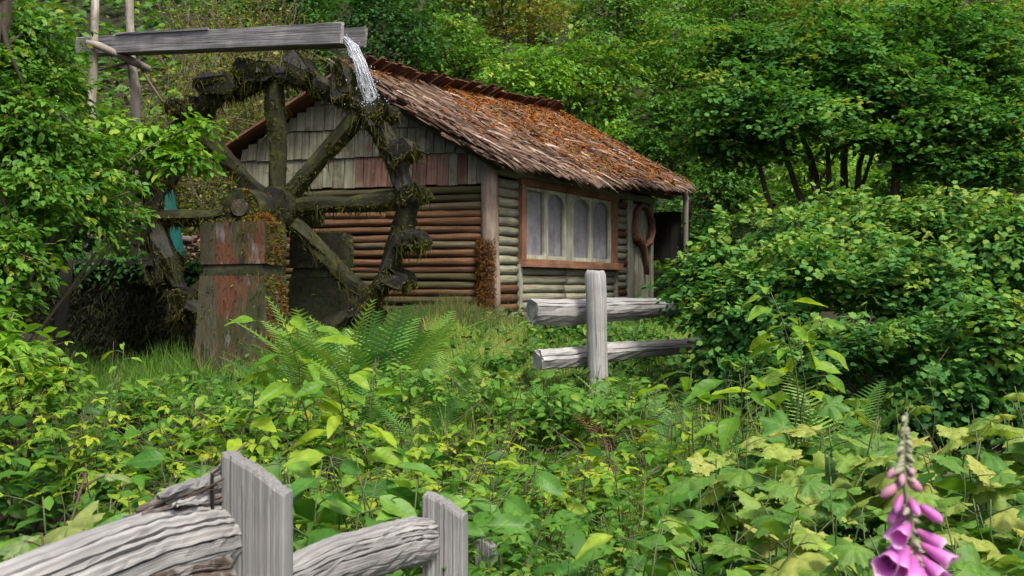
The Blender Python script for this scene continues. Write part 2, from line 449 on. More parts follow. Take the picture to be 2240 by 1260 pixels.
M['l_dark'] = leaf_mat('dark_leaf', [(0, (.010, .038, .009)), (.5, (.025, .08, .015)), (.9, (.052, .125, .02)), (1, (.11, .14, .016))], .36, .6, spec=.12)
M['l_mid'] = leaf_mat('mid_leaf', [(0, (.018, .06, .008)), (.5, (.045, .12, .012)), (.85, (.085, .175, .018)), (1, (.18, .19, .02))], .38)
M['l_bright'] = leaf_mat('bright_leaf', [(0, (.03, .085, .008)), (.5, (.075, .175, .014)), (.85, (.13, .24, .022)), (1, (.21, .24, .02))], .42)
M['grass_olive'] = leaf_mat('olive_grass', [(0, (.02, .03, .006)), (.5, (.05, .06, .014)), (1, (.13, .115, .045))], .3, .6)
M['l_olive'] = leaf_mat('olive_leaf', [(0, (.03, .05, .008)), (.5, (.085, .115, .016)), (.8, (.15, .15, .02)), (1, (.19, .13, .03))], .38)
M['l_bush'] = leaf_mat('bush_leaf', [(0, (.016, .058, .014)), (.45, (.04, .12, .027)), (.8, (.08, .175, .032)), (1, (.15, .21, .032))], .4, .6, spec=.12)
M['l_maple'] = leaf_mat('vine_maple_leaf', [(0, (.016, .06, .013)), (.5, (.043, .125, .02)), (.85, (.085, .17, .024)), (1, (.13, .16, .02))], .4, .55, spec=.12)

# ------------------------------------------------------------------ the ground
xs = np.concatenate([np.linspace(-60, -9, 35), np.linspace(-8.7, 8.7, 130), np.linspace(9, 60, 35)])
ys = np.concatenate([np.linspace(-8, 2, 14), np.linspace(2.15, 24, 150), np.linspace(24.6, 90, 60)])
XX, YY = np.meshgrid(xs, ys)
ZZ = gz(XX, YY)
vv = np.stack([XX, YY, ZZ], -1).reshape(-1, 3)
nx_ = len(xs)
ff = [(j * nx_ + i, j * nx_ + i + 1, (j + 1) * nx_ + i + 1, (j + 1) * nx_ + i) for j in range(len(ys) - 1) for i in range(nx_ - 1)]
me = bpy.data.meshes.new('ground'); me.from_pydata([tuple(q) for q in vv], [], ff); me.materials.append(M['soil'])
me.polygons.foreach_set('use_smooth', [True] * len(ff))
link('ground', me, None, 'structure')

# ------------------------------------------------------------------ the cabin
AX = Vector((math.sin(math.radians(27)), math.cos(math.radians(27)), 0))    # along the window wall
NB = Vector((AX.y, -AX.x, 0))
P0 = Vector((-.3, 15, 0))
PL = Vector((-3.82, 16.2, 0))
UA = (PL - P0).normalized(); LA = (PL - P0).length
NA = Vector((UA.y, -UA.x, 0)) * -1
if NA.y > 0: NA = -NA
UP = Vector((0, 0, 1))
BASE = 1.12
def WB(t, z, n=0.0): return P0 + AX * t + NB * n + UP * z
def WA(s, z, n=0.0): return P0 + UA * s + NA * n + UP * z
def tpx(px):
    k = (px - 1120) / F
    return (k * 15 + .3) / (AX.x - AX.y * k)
def zpx(px, py):
    return EYE - (py - 630) / F * (15 + AX.y * tpx(px))

cabin = thing('log_cabin', 'weathered log cabin with sagging shake roof, wide four pane window and shingled gable', 'cabin', (-.3, 15, BASE))
rA = P(752, 150, 15.3); rB = P(1215, 250, 21.2); rC = P(1503, 409, 20.9); rD = P(1092, 353, 14.65)
rE = P(470, 338, 16.2); rF = rB + (rE - rA)
def RR(u, v):
    a = rA.lerp(rB, u); b = rD.lerp(rC, u)
    p = a.lerp(b, v)
    p.z -= .09 * math.sin(math.pi * min(max(u, 0), 1)) * (.4 + .6 * v) - .03 * math.sin(u * 13) * v
    return p
def RL(u, v): return rA.lerp(rB, u).lerp(rE.lerp(rF, u), v)
NR = (rB - rA).cross(rD - rA).normalized()
if NR.z < 0: NR = -NR
NL = (rB - rA).cross(rE - rA).normalized()
if NL.z < 0: NL = -NL
def slab(fn, nrm, th, nu=14, nv=4):
    mb = MB()
    for o in (0, -th):
        for i in range(nu + 1):
            for j in range(nv + 1):
                mb.v.append(fn(i / nu, j / nv) + nrm * o); mb.g.append((j * .6, i * .4, o))
    n1 = (nu + 1) * (nv + 1)
    q = lambda i, j: i * (nv + 1) + j
    for i in range(nu):
        for j in range(nv):
            f = (q(i, j), q(i + 1, j), q(i + 1, j + 1), q(i, j + 1))
            mb.f.append(f); mb.f.append(tuple(k + n1 for k in f[::-1]))
    edge = [q(i, 0) for i in range(nu + 1)] + [q(nu, j) for j in range(1, nv + 1)] + [q(i, nv) for i in range(nu - 1, -1, -1)] + [q(0, j) for j in range(nv - 1, 0, -1)]
    for a, b in zip(edge, edge[1:] + edge[:1]): mb.f.append((a, a + n1, b + n1, b))
    mb.smooth = [False] * len(mb.f)
    return mb
slab(RR, NR, .05).build('roof_deck', M['ridge'], cabin)
slab(RL, NL, .05).build('roof_deck', M['ridge'], cabin)

# wall bodies behind the cladding
mb = MB()
def zroofA(s):
    return 3.27 + (s / 1.95) * 1.21 if s < 1.95 else 4.48 - (s - 1.95) / (LA - 1.95) * .93
pl = [(0, BASE), (LA, BASE), (LA, zroofA(LA)), (1.95, zroofA(1.95)), (0, zroofA(0))]
def prism(mb, pts, fn, n0, n1):
    b = len(mb.v); k = len(pts)
    for n in (n0, n1):
        for (a, z) in pts:
            mb.v.append(fn(a, z, n)); mb.g.append((z, a, n))
    mb.f.append(tuple(range(b, b + k))); mb.f.append(tuple(range(b + k, b + 2 * k))[::-1])
    for i in range(k):
        j = (i + 1) % k
        mb.f.append((b + i, b + k + i, b + k + j, b + j))
    mb.smooth += [False] * (k + 2)
    return mb
prism(mb, pl, WA, -.02, -.12).build('gable_wall', M['dark_board'], cabin)
prism(MB(), [(.12, BASE), (6.05, BASE), (6.05, 3.28), (.12, 3.3)], WB, -.09, -.2).build('window_wall', M['dark_board'], cabin)
prism(MB(), [(0, BASE), (3.5, BASE), (3.5, 3.4), (1.75, 4.4), (0, 3.3)], lambda s, z, n: P0 + AX * (6.05 + n) + UA * s + UP * z, 0, .1).build('rear_wall', M['dark_board'], cabin)
prism(MB(), [(.3, BASE), (6.0, BASE), (6.0, 3.5), (.3, 3.5)], lambda t, z, n: PL + AX * t + NB * n + UP * z, .05, .15).build('rear_wall', M['dark_board'], cabin)
# gable logs (half rounds)
nrow = 17
for k in range(nrow):
    z = 1.22 + k * .105
    mb = MB()
    cuts = [0.1, LA - .02]
    if k in (4, 9, 13): cuts = [0.1, rnd.uniform(1.2, 2.4), LA - .02]
    for a, b in zip(cuts, cuts[1:]):
        r_ = rnd.uniform(.049, .06); mb.log(WA(a, z + rnd.uniform(-.006, .006), rnd.uniform(-.01, .012)), WA(b - .012, z + rnd.uniform(-.008, .008), rnd.uniform(-.01, .012)), r_, r_ * rnd.uniform(.88, 1.0), 10, 12, .0065, .014)
        mb.build('gable_log', M['log_moss'] if k < 6 and rnd.random() < 1.05 - .1 * k else (M['log_moss'] if k > 14 else rnd.choice((M['log'], M['log'], M['log'], M['log_grey']))), cabin); mb = MB()
# gable shakes in four courses
courses = [(2.97, 3.42), (3.385, 3.80), (3.765, 4.16), (4.12, 4.55)]
for ci, (z0, z1) in enumerate(courses):
    s = .05
    while s < LA - .03:
        w = rnd.uniform(.10, .19)
        e = min(s + w, LA)
        top = min(z1, zroofA((s + e) / 2) - .05)
        if top - z0 > .05:
            zb = z0 + rnd.uniform(-.012, .012)
            mb = MB()
            mb.bar(WA((s + e) / 2, zb, .052), WA((s + e) / 2 + rnd.uniform(-.006, .006), top + .03, .014), e - s - .008, .018, .003, NA, 1, .002)
            brown = ci == 0 and (.15 < s < 2.0) and rnd.random() < .75
            mb.build('wall_shake', M['shake_brown'] if brown else M['shake_wall'], cabin)
        s = e
# barge board and rake pole on the left slope, board under the right rake
MB().bar(rE + NL * -.02 + NA * .03, rA + NL * -.02 + NA * .03, .035, .16, .004, NA, 5, .004).build('barge_board', M['frame'], cabin)
MB().log(rA - NR * .10 + NA * -.16, rD - NR * .09 + NA * -.16, .04, .04, 8, 6, .006).build('rake_pole', M['log_moss'], cabin)
# eave pole and top logs of the window wall
MB().log(WB(.1, 3.17, .02), WB(6.15, 3.155, .02), .075, .07, 10, 8, .003, .01).build('top_log', M['log_green'], cabin)
MB().log(WB(.1, 3.31, .05), WB(7.0, 3.30, .09), .075, .07, 10, 8, .003, .01).build('top_log', M['log'], cabin)
# corner trunk
MB().sweep([WB(.02, 1.05, .0), WB(.03, 1.6, .01), WB(.02, 2.2, .0), WB(.0, 2.8, .005), WB(.02, 3.36, .0)], circ(.125, 14), NB, [1.12, 1.0, .95, .92, .9], .008, 0, True).build('corner_trunk', M['post'], cabin)
# stub logs between the corner and the window, then under and right of the window
def log_row(t0, t1, z, r, mat, name='wall_log'):
    MB().log(WB(t0, z, -.005), WB(t1, z, -.005), r, r * rnd.uniform(.92, 1.04), 10, 4, .003, .006).build(name, mat, cabin)
for k in range(14):
    z = 1.33 + k * .129
    log_row(.17, .76, z, .066, M['log_green'] if k > 2 else M['log'])
for k in range(5):
    z = 1.34 + k * .125
    c = 2.33 + rnd.uniform(-.05, .05)
    log_row(.88, c, z, .064, M['log_green']); log_row(c + .03, 4.45, z, .064, M['log_green'])
for k in range(14):
    log_row(4.36, 4.86, 1.40 + k * .122, .062, M['log'] if k % 4 == 1 else M['log_green'])
def board(name, t0, z0, t1, z1, n, th, mat, parent=cabin):
    return prism(MB(), [(t0, z0), (t1, z0), (t1, z1), (t0, z1)], WB, n, n - th).build(name, mat, parent)
board('trim_board', .77, 1.28, .85, 1.93, .07, .05, M['sash'])
board('trim_board', 4.29, 1.35, 4.37, 1.93, .075, .05, M['log_green'])
board('sill_beam', .1, 1.14, 6.05, 1.27, .06, .12, M['log_green'])
# window
win = tag(MB().bar(WB(.78, 1.945, .10), WB(4.4, 1.945, .10), .12, .11, .008, UP, 6, .002).build('window', M['frame'], cabin))
board('frame_post', .80, 2.0, .95, 3.02, .085, .14, M['frame'], win)
board('frame_post', 4.14, 2.0, 4.33, 3.02, .085, .14, M['frame'], win)
board('frame_head', .76, 3.022, 4.40, 3.11, .09, .14, M['frame'], win)
pane_m, nt, nd, lk, pb = newmat('grey_pane')
tc = nd.new('ShaderNodeTexCoord')
nz = noise_n(nd, lk, tc.outputs['Object'], 1.2, 2)
lk.new(ramp_out(nd, lk, nz, [(.35, (.15, .152, .168)), (.65, (.22, .222, .24))]), pb.inputs['Base Color'])
pb.inputs['Roughness'].default_value = .08
pb.inputs['Alpha'].default_value = .32
pb.inputs['Specular IOR Level'].default_value = .5
cm = blotch_mat('grey_curtain', [((.50, .50, .52), 0), ((.40, .40, .43), .5), ((.56, .56, .57), .58)], 1.6, .95, .2, 6.0)
cmb = MB()
for i in range(101):
    t = .96 + (4.13 - .96) * i / 100
    for z in (2.02, 2.5, 3.0):
        cmb.v.append(WB(t, z, -.035 + .012 * math.sin(i * .9 + z) + .006 * math.sin(i * 2.3))); cmb.g.append((z, t, 0))
for i in range(100):
    for j in range(2):
        q = i * 3 + j; cmb.f.append((q, q + 3, q + 4, q + 1)); cmb.smooth.append(True)
cmb.build('curtain', cm, win)
def sash(t0, t1, arched):
    st = .06
    z0, z1 = 2.01, 3.015
    for nm, a in (('sash_stile', (t0, z0, t0 + st, z1)), ('sash_stile', (t1 - st, z0, t1, z1)), ('sash_rail', (t0 + st, z0, t1 - st, z0 + .055)), ('sash_rail', (t0 + st, z1 - .045, t1 - st, z1))):
        board(nm, *a, .045, .05, M['sash'], win)
    a, b = t0 + st, t1 - st
    prism(MB(), [(a, z0 + .055), (b, z0 + .055), (b, z1 - .045), (a, z1 - .045)], WB, .012, -.004).build('pane', pane_m, win)
    if arched:
        zc = z1 - .045
        r = (b - a) / 2
        for sgn in (-1, 1):
            pts = [((a + b) / 2 + sgn * r, zc)] + [((a + b) / 2 + sgn * r * math.sin(q), zc - .17 + .165 * math.cos(q)) for q in np.linspace(math.pi / 2, .15, 8)] + [((a + b) / 2 + sgn * r * .12, zc)]
            if sgn < 0: pts = pts[::-1]
            prism(MB(), pts, WB, .041, .014).build('arch_corner', M['sash'], win)
sash(.955, 1.66, False); sash(1.665, 2.36, True)
board('mullion', 2.364, 2.01, 2.56, 3.015, .06, .06, M['sash'], win)
sash(2.565, 3.32, True); sash(3.325, 4.135, True)
# door with a looped burl branch
door = board('door', 5.12, 1.3, 5.98, 3.06, -.02, .05, M['door'])
tt = 5.13
for k in range(5):
    w = .168
    board('door_board', tt, 1.29 + rnd.uniform(0, .02), tt + w - .012, 3.05, .012 + rnd.uniform(0, .006), .03, M['door'], door); tt += w
board('door_post', 4.88, 1.25, 5.1, 3.09, .05, .1, M['sash'])
board('door_post', 6.0, 1.25, 6.14, 3.09, .05, .1, M['log_green'])
pth = [(1408, 600), (1406, 575), (1402, 552), (1396, 532), (1384, 522), (1377, 503), (1379, 480), (1387, 458), (1398, 449), (1410, 458), (1417, 482), (1418, 508), (1413, 530), (1402, 540)]
MB().sweep([WB(tpx(x), zpx(x, y), .07) for x, y in pth], circ(.05, 8), NB, [.7, .9, 1.1, 1.5, 1.7, 1.25, 1.0, .9, .9, 1.0, 1.2, 1.45, 1.3, .9], .008, 0, True).build('burl_branch', M['burl'], door)
MB().log(WB(tpx(1381), zpx(1381, 520), .05), WB(tpx(1381), zpx(1381, 520), .2), .085, .06, 9, 2, .008).build('knob', M['burl'], door)
# porch: post, black boards added to paint in the dark void past the door
pp = P0 + AX * 6.78 + NB * .44
MB().log(pp + UP * 1.1, pp + UP * 3.42, .055, .05, 9, 5, .004, .015).build('porch_post', M['pole'], cabin)
for k in range(6):
    a = -.95 + k * .215
    q = lambda s, z, n: P0 + AX * (6.82 + n) + NB * s + UP * z
    prism(MB(), [(a, 2.12 + rnd.uniform(-.03, .03)), (a + .205, 2.12), (a + .205, 3.0), (a, 3.0 + rnd.uniform(-.03, .03))], q, 0, .03).build('dark_void_board', M['dark_board'], cabin)
MB().bar(P0 + AX * 6.8 + NB * -.9 + UP * 3.36, P0 + AX * 6.8 + NB * .5 + UP * 3.34, .09, .09, .01).build('porch_beam', M['log_moss'], cabin)
# roof shakes: shared meshes, the 300 nearest as parts and the rest joined
shk = []
for i in range(8):
    mb = MB(); w = .085 + .012 * i
    n = 5
    mb.sweep([Vector((-.14, 0, 0)), Vector((.1, 0, .0)), Vector((.30 + .03 * (i % 3), 0, -.004))], rect(w, .022, 0), UP, [1, 1, .9], .006, .03)
    shk.append(mb.mesh('roof_shake', M['roof'], Vector((0, 0, 0))))
cells = []
NROW, NCOL = 10, 50
for j in range(NROW):
    for i in range(NCOL): cells.append(((i + .5) / NCOL, (j + .35) / NROW))
cells.sort(key=lambda c: c[0])
rest = MB()
rng = np.random.default_rng(5)
for n, (u, v) in enumerate(cells):
    uu = u + rnd.uniform(-.008, .008); v2 = v + rnd.uniform(-.035, .035)
    p = RR(uu, v2)
    x = (RR(uu, min(v2 + .05, 1.0)) - RR(uu, min(v2 + .05, 1.0) - .1)).normalized()
    x = (x + AX * rnd.gauss(0, .10)).normalized()
    nz_ = (NR + x * rnd.uniform(-.13, -.02) * -1 + AX * rnd.gauss(0, .1)).normalized()
    if n < 300:
        inst('roof_shake', rnd.choice(shk), frame(p + NR * rnd.uniform(.035, .065), x, nz_, 1.0), cabin)
    else:
        q = p + NR * rnd.uniform(.035, .065)
        rest.bar(q - x * .14, q + x * .31, .13, .022, 0, nz_, 1, .005, .03)
rest.build('far_roof_shakes', M['roof'], cabin, 'stuff')
# loose splinters, fallen needles
def on_roof(n, uf, vf):
    u = uf; v = vf
    p = np.array([tuple(RR(a, b)) for a, b in zip(u, v)])
    return p
dn = np.array(((rD + rC) - (rA + rB)).normalized()); ax = np.array(AX); nrn = np.array(NR)
def lay(name, mat, u, v, lo, hi, ang, wid, lift, tint):
    n = len(u); p = on_roof(n, u, v) + nrn * (.05 + rng.random((n, 1)) * lift)
    th = rng.normal(0, ang, n)[:, None]
    x = dn * np.cos(th) + ax * np.sin(th) + nrn * rng.normal(0, .09, (n, 1))
    z = nrn + ax * rng.normal(0, .5, (n, 1))
    return leaf_mesh(name, t_blade(), p, x, z, rng.uniform(lo, hi, n), tint, mat, cabin, 'stuff', rng.uniform(*wid, n))
n = 2300
lay('loose_splinters', M['splinter'], rng.random(n) ** 1.9, rng.random(n) ** .7 * 1.0, .12, .5, .25, (.012, .055), .075, rng.random(n))
# thicker split sticks that lie loose on the old shakes and along the broken edges
def sticks(name, k, uf, vf, drop):
    mb = MB()
    for q in range(k):
        u, v = uf(), vf()
        p = RR(u, v) + NR * (rnd.uniform(.05, .12) - drop * rnd.random())
        x = (Vector(dn) + AX * rnd.gauss(-.05, .22) + NR * rnd.gauss(0, .07)).normalized(); l = rnd.uniform(.15, .42)
        mb.bar(p - x * l * .5, p + x * l * .5, rnd.uniform(.015, .05), rnd.uniform(.010, .022), 0, (NR + AX * rnd.gauss(0, .4)).normalized(), 1, .005, .02)
    mb.build(name, M['roof'], cabin, 'stuff')
sticks('loose_sticks', 650, lambda: rnd.random() ** 1.8, lambda: rnd.random() ** .6, 0)
sticks('eave_sticks', 420, rnd.random, lambda: rnd.uniform(.93, 1.0), .13)
sticks('rake_sticks', 260, lambda: rnd.uniform(-.022, .02), rnd.random, .13)
n = 1100
lay('eave_splinters', M['splinter'], rng.random(n), rng.uniform(.93, 1.0, n), .12, .38, .2, (.008, .03), .02, rng.uniform(.3, 1, n))
n = 700
lay('rake_splinters', M['splinter'], rng.uniform(-.012, .02, n), rng.random(n), .15, .5, .13, (.01, .03), .03, rng.random(n))
n = 46000
u = rng.random(n); v = rng.random(n) ** 1.2
keep = rng.random(n) < np.clip(sstep(.10, .42, u + .16 * np.sin(v * 9 + u * 14)) * (1.1 - .8 * v * (1 - .95 * sstep(.3, .6, u))) * (.35 + .65 * (np.sin(u * 31 + v * 7) + np.sin(v * 17 - u * 11) > -.5)), 0, 1)
u, v = u[keep], v[keep]
lay('fallen_needles', M['needles'], u, v, .03, .13, 1.2, (.012, .03), .07, rng.random(len(u)))
# ridge shakes that stick out past the ridge, seen from below
upL = (rA - rE).normalized()
for k in range(44):
    u = (k + .5) / 44
    p = rA.lerp(rB, u)
    ln = rnd.uniform(.20, .36)
    x = (upL + AX * rnd.gauss(-.05, .05)).normalized()
    MB().bar(p - x * .25 + NL * .035, p + x * ln + NL * (.03 + rnd.uniform(0, .02)), .135, .02, 0, NL, 1, .004).build('ridge_shake', M['ridge'], cabin)
# rusty moss on the foot of the corner trunk
n = 6500
th = rng.uniform(2.3, 5.2, n); z = 1.1 + 1.15 * rng.random(n) ** 1.3
cx = np.array(WB(.02, 0, 0))
dx = np.stack([np.cos(th), np.sin(th), np.zeros(n)], 1)
p = cx + dx * (.125 + .06 * rng.random((n, 1))); p[:, 2] = z
leaf_mesh('trunk_moss', t_tri(), p, dx * .5 + rng.normal(0, .5, (n, 3)) - np.array([0, 0, .5]), rng.normal(0, 1, (n, 3)), rng.uniform(.02, .06, n), rng.random(n) ** 1.5 * .9, M['moss_brown'], cabin, 'stuff', .012)

# ------------------------------------------------------------------ water wheel, piers
WAN = math.radians(8)
WX = Vector((math.sin(WAN), math.cos(WAN), 0)); WR = Vector((math.cos(WAN), -math.sin(WAN), 0))
WC = Vector((-2.63, 12.65, 2.49))
def WP(r, ang, a=0.0): return WC + WR * (r * math.cos(ang)) + UP * (r * math.sin(ang)) + WX * a
wheel = thing('water_wheel', 'old black wooden water wheel overgrown with moss, standing before the shingled gable', 'water wheel', (WC.x, WC.y, .6))
mossy = []
for a in (0.12,):
    for k in range(8):
        t0 = math.radians(45 * k + 2); t1 = math.radians(45 * (k + 1) + 2)
        mb = MB()
        pts = [WP(1.49 * (1 - .035 * math.sin(math.pi * q / 4)) + rnd.uniform(-.02, .02), t0 + (t1 - t0) * q / 4, a) for q in range(5)]
        mb.sweep(pts, rect(.19, .26, .06), WX, [rnd.uniform(.8, 1.22) for _ in pts], .03, 0)
        mb.build('rim_segment', M['wet'], wheel); mossy.append(mb)
    for k in range(8):
        t0 = math.radians(45 * k + 3 + rnd.uniform(-3, 3))
        mb = MB()
        mb.sweep([WP(.06 + q * .365, t0 + rnd.uniform(-.03, .03), a + .0) for q in range(5)], circ(.088, 9), WX, [rnd.uniform(.85, 1.25) for q in range(5)], .024)
        mb.build('spoke', M['moss_wood'], wheel); mossy.append(mb)
NP = 20
for k in range(NP):
    t = 2 * math.pi * (k + .3) / NP
    tan = WR * -math.sin(t) + UP * math.cos(t); rad = WR * math.cos(t) + UP * math.sin(t)
    deg = math.degrees(t)
    dl = math.radians(62 * float(sstep(40, 95, deg)) * (1 - float(sstep(190, 250, deg)))) + rnd.gauss(0, .12)
    d = (rad * math.cos(dl) + tan * math.sin(dl)).normalized()
    ln = .29 + .14 * math.sin(dl) + rnd.uniform(-.03, .04)
    c = WP(1.5, t, -.10) + d * (.07 + rnd.uniform(-.02, .02))
    mb = MB(); w_ = d.cross(WX)
    mb.sweep([c, c + WX * .16, c + WX * .34, c + WX * .54], rect(ln, .20, .06), w_, [rnd.uniform(.85, 1.1) for _ in range(4)], .022, .04)
    mb.bar(c - d * .10 - w_ * .05, c - d * .10 - w_ * .05 + WX * .52, .16, .09, .02, d, 3, .02, .03)
    mb.build('paddle', M['wet'], wheel); mossy.append(mb)
mb = MB().log(WC - WX * 1.0, WC + WX * 1.5, .12, .12, 12, 4, .006); mb.build('axle', M['wet'], wheel); mossy.append(mb)
mb = MB().log(WC - WX * .12, WC + WX * .7, .24, .24, 14, 3, .015); mb.build('hub', M['wet'], wheel); mossy.append(mb)
p, nn = surf_samples(mossy, 150000, rng)
c = np.array(WC)
up_ = np.array([0, 0, 1.0])
patch = np.sin(p[:, 0] * 9 + p[:, 2] * 6) + np.sin(p[:, 0] * 4.1 - p[:, 2] * 7.7 + 1) + .8 * np.sin(p[:, 0] * 19 + p[:, 2] * 23)
keep = rng.random(len(p)) < np.clip(.08 + .75 * np.clip(nn[:, 2], 0, 1) + .25 * np.clip(patch, -.2, 2), .02, .95)
p, nn = p[keep], nn[keep]
n = len(p)
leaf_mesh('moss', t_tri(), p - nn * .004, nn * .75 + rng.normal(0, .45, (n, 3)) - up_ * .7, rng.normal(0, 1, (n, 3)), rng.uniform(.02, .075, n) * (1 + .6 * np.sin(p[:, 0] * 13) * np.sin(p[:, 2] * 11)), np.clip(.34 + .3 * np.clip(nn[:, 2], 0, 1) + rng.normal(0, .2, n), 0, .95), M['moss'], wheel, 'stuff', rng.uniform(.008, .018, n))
p, nn = surf_samples(mossy, 150000, rng)
keep = (nn[:, 2] > -.1) & (rng.random(len(p)) < np.clip(.45 + .5 * np.sin(p[:, 0] * 5 + 2) * np.sin(p[:, 2] * 6), .1, 1))
p, nn = p[keep], nn[keep]; n = len(p)
leaf_mesh('moss_mat', t_tri(), p, nn + up_ * .3 + rng.normal(0, .5, (n, 3)), rng.normal(0, 1, (n, 3)), rng.uniform(.02, .06, n), np.clip(rng.normal(.5, .2, n), 0, .92), M['moss'], wheel, 'stuff', rng.uniform(.010, .02, n))
n = 7000     # long wet strands that hang from the rim
p, nn = surf_samples(mossy, n, rng)
leaf_mesh('hanging_strands', t_tri(), p, -up_ + rng.normal(0, .22, (n, 3)), rng.normal(0, 1, (n, 3)), rng.uniform(.07, .24, n), rng.uniform(0, .5, n), M['moss'], wheel, 'stuff', rng.uniform(.008, .016, n))

def pier(name, label, c0, w0, d0, ztop, zbot, mats, moss_n, capdrop=.42):
    o = thing(name, label, 'pier', (c0.x, c0.y, zbot))
    def ring(z, w, d, ox=0):
        return [c0 * 1 + WR * (sx * w / 2 + ox) + WX * (sy * d / 2) + UP * (z) - UP * c0.z for sx, sy in ((-1, -1), (1, -1), (1, 1), (-1, 1))]
    def body(rings):
        mb = MB()
        for r in rings:
            for q in r:
                mb.v.append(q + Vector((rnd.uniform(-.012, .012), rnd.uniform(-.012, .012), rnd.uniform(-.008, .008)))); mb.g.append((q.z, q.x, q.y))
        k = len(rings)
        for i in range(k - 1):
            for a in range(4):
                b = (a + 1) % 4
                mb.f.append((i * 4 + a, i * 4 + b, i * 4 + 4 + b, i * 4 + 4 + a))
        mb.f.append((3, 2, 1, 0)); mb.f.append(tuple(range(4 * k - 4, 4 * k)))
        mb.smooth = [False] * len(mb.f)
        return mb
    zc = ztop - capdrop
    cap = body([ring(zc, w0 * 1.0, d0), ring(zc + capdrop * .5, w0 * 1.01, d0 * 1.0), ring(ztop, w0 * 1.0, d0)]); cap.build('cap_block', mats, o)
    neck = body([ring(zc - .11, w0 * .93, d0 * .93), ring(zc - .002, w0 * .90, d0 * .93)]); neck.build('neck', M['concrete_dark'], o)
    sh = body([ring(zbot, w0 * 1.32, d0 * 1.25, -.02), ring((zbot + zc) / 2, w0 * 1.12, d0 * 1.1), ring(zc - .112, w0 * .98, d0)]); sh.build('shaft', mats, o)
    p, nn = surf_samples([cap, sh], moss_n, rng)
    side = nn @ np.array(WR)
    keep = (nn[:, 2] > .5) | ((side > .6) & (rng.random(len(p)) < .8)) | (rng.random(len(p)) < .05)
    p, nn, side = p[keep], nn[keep], side[keep]
    n = len(p)
    leaf_mesh('moss', t_tri(), p, nn + rng.normal(0, .4, (n, 3)) - up_ * .2, rng.normal(0, 1, (n, 3)), rng.uniform(.02, .06, n), np.clip(rng.normal(.5, .25, n), 0, .9), M['moss'], o, 'stuff', .016)
    s2 = side > .6
    if moss_n > 4000:
        sel = s2 & (np.sin(p[:, 2] * 5.3 + p[:, 1] * 9) + np.sin(p[:, 2] * 11 - p[:, 1] * 6) > .35)
        q = p[sel]; n2 = nn[sel]; n = len(q)
        leaf_mesh('rusty_moss', t_tri(), q, n2 + rng.normal(0, .5, (n, 3)) - up_ * .2, rng.normal(0, 1, (n, 3)), rng.uniform(.02, .055, n), rng.random(n), M['moss_brown'], o, 'stuff', .016)
    return o
pc = WC - WX * .98 + WR * .02; pc = Vector((pc.x, pc.y, 0))
zt = EYE - (488 - 630) / F * 11.6
pier1 = pier('concrete_pier', 'stained concrete pier with mossy sides carrying the near end of the wheel axle', pc, .68, .60, zt, .35, M['concrete'], 16000)
pc2 = WC + WX * 1.35 + WR * .12; pc2 = Vector((pc2.x, pc2.y, 0))
pier('concrete_pier', 'dark concrete pier half hidden behind the wheel below the gable logs', pc2, .62, .6, 2.26, .4, M['concrete_dark'], 3500)
# bearing block that holds the axle end on the near pier
ba = WC - WX * 1.16 + WR * .06; ba.z = zt + .15
brg = thing('axle_bearing', 'rounded mossy wooden bearing block on top of the near pier', 'bearing block', (ba.x, ba.y, zt))
mb = MB().sweep([ba, ba + WX * .25, ba + WX * .5], circ(.205, 18), UP, [.92, 1.04, 1], .012, 0, True); mb.build('bearing_drum', M['moss_wood'], brg); m1 = mb
MB().sweep([ba - WX * .03, ba + WX * .01], circ(.085, 14), UP, None, .008).build('wood_end', M['bark'], brg)
mb = MB().bar(ba - UP * .14 - WR * .24 + WX * .2, ba - UP * .14 + WR * .24 + WX * .2, .42, .07, .01, UP, 2, .006); mb.build('bearing_base', M['wet'], brg)
p, nn = surf_samples([m1], 14000, rng)
k_ = (nn[:, 2] > .05) & ((nn @ np.array(WX) > -.7) | (np.linalg.norm(p - np.array(ba), axis=1) > .125)); p, nn = p[k_], nn[k_]; n = len(p)
leaf_mesh('moss', t_tri(), p, nn + rng.normal(0, .4, (n, 3)), rng.normal(0, 1, (n, 3)), rng.uniform(.02, .05, n), np.clip(rng.normal(.7, .25, n), 0, 1), M['moss'], brg, 'stuff', .022)
k_ = p[:, 2] > ba.z + .14
leaf_mesh('rusty_moss', t_tri(), p[k_][::2], nn[k_][::2] + rng.normal(0, .4, (len(p[k_][::2]), 3)), rng.normal(0, 1, (len(p[k_][::2]), 3)), .045, rng.random(len(p[k_][::2])), M['moss_brown'], brg, 'stuff', .022)
# rusty tuft on the pier's corner
tc_ = pc + WR * .24 - WX * .12; tc_.z = zt
n = 900
d = rng.normal(0, 1, (n, 3)); d[:, 2] = np.abs(d[:, 2]); d /= np.linalg.norm(d, axis=1, keepdims=True)
tag(leaf_mesh('moss_clump', t_tri(), np.array(tc_) + d * np.array([.11, .11, .07]), d + rng.normal(0, .4, (n, 3)), rng.normal(0, 1, (n, 3)), rng.uniform(.03, .06, n), rng.random(n), M['moss_brown'], None, None, .02),
    'rusty orange moss clump on the top corner of the near pier', 'moss clump')

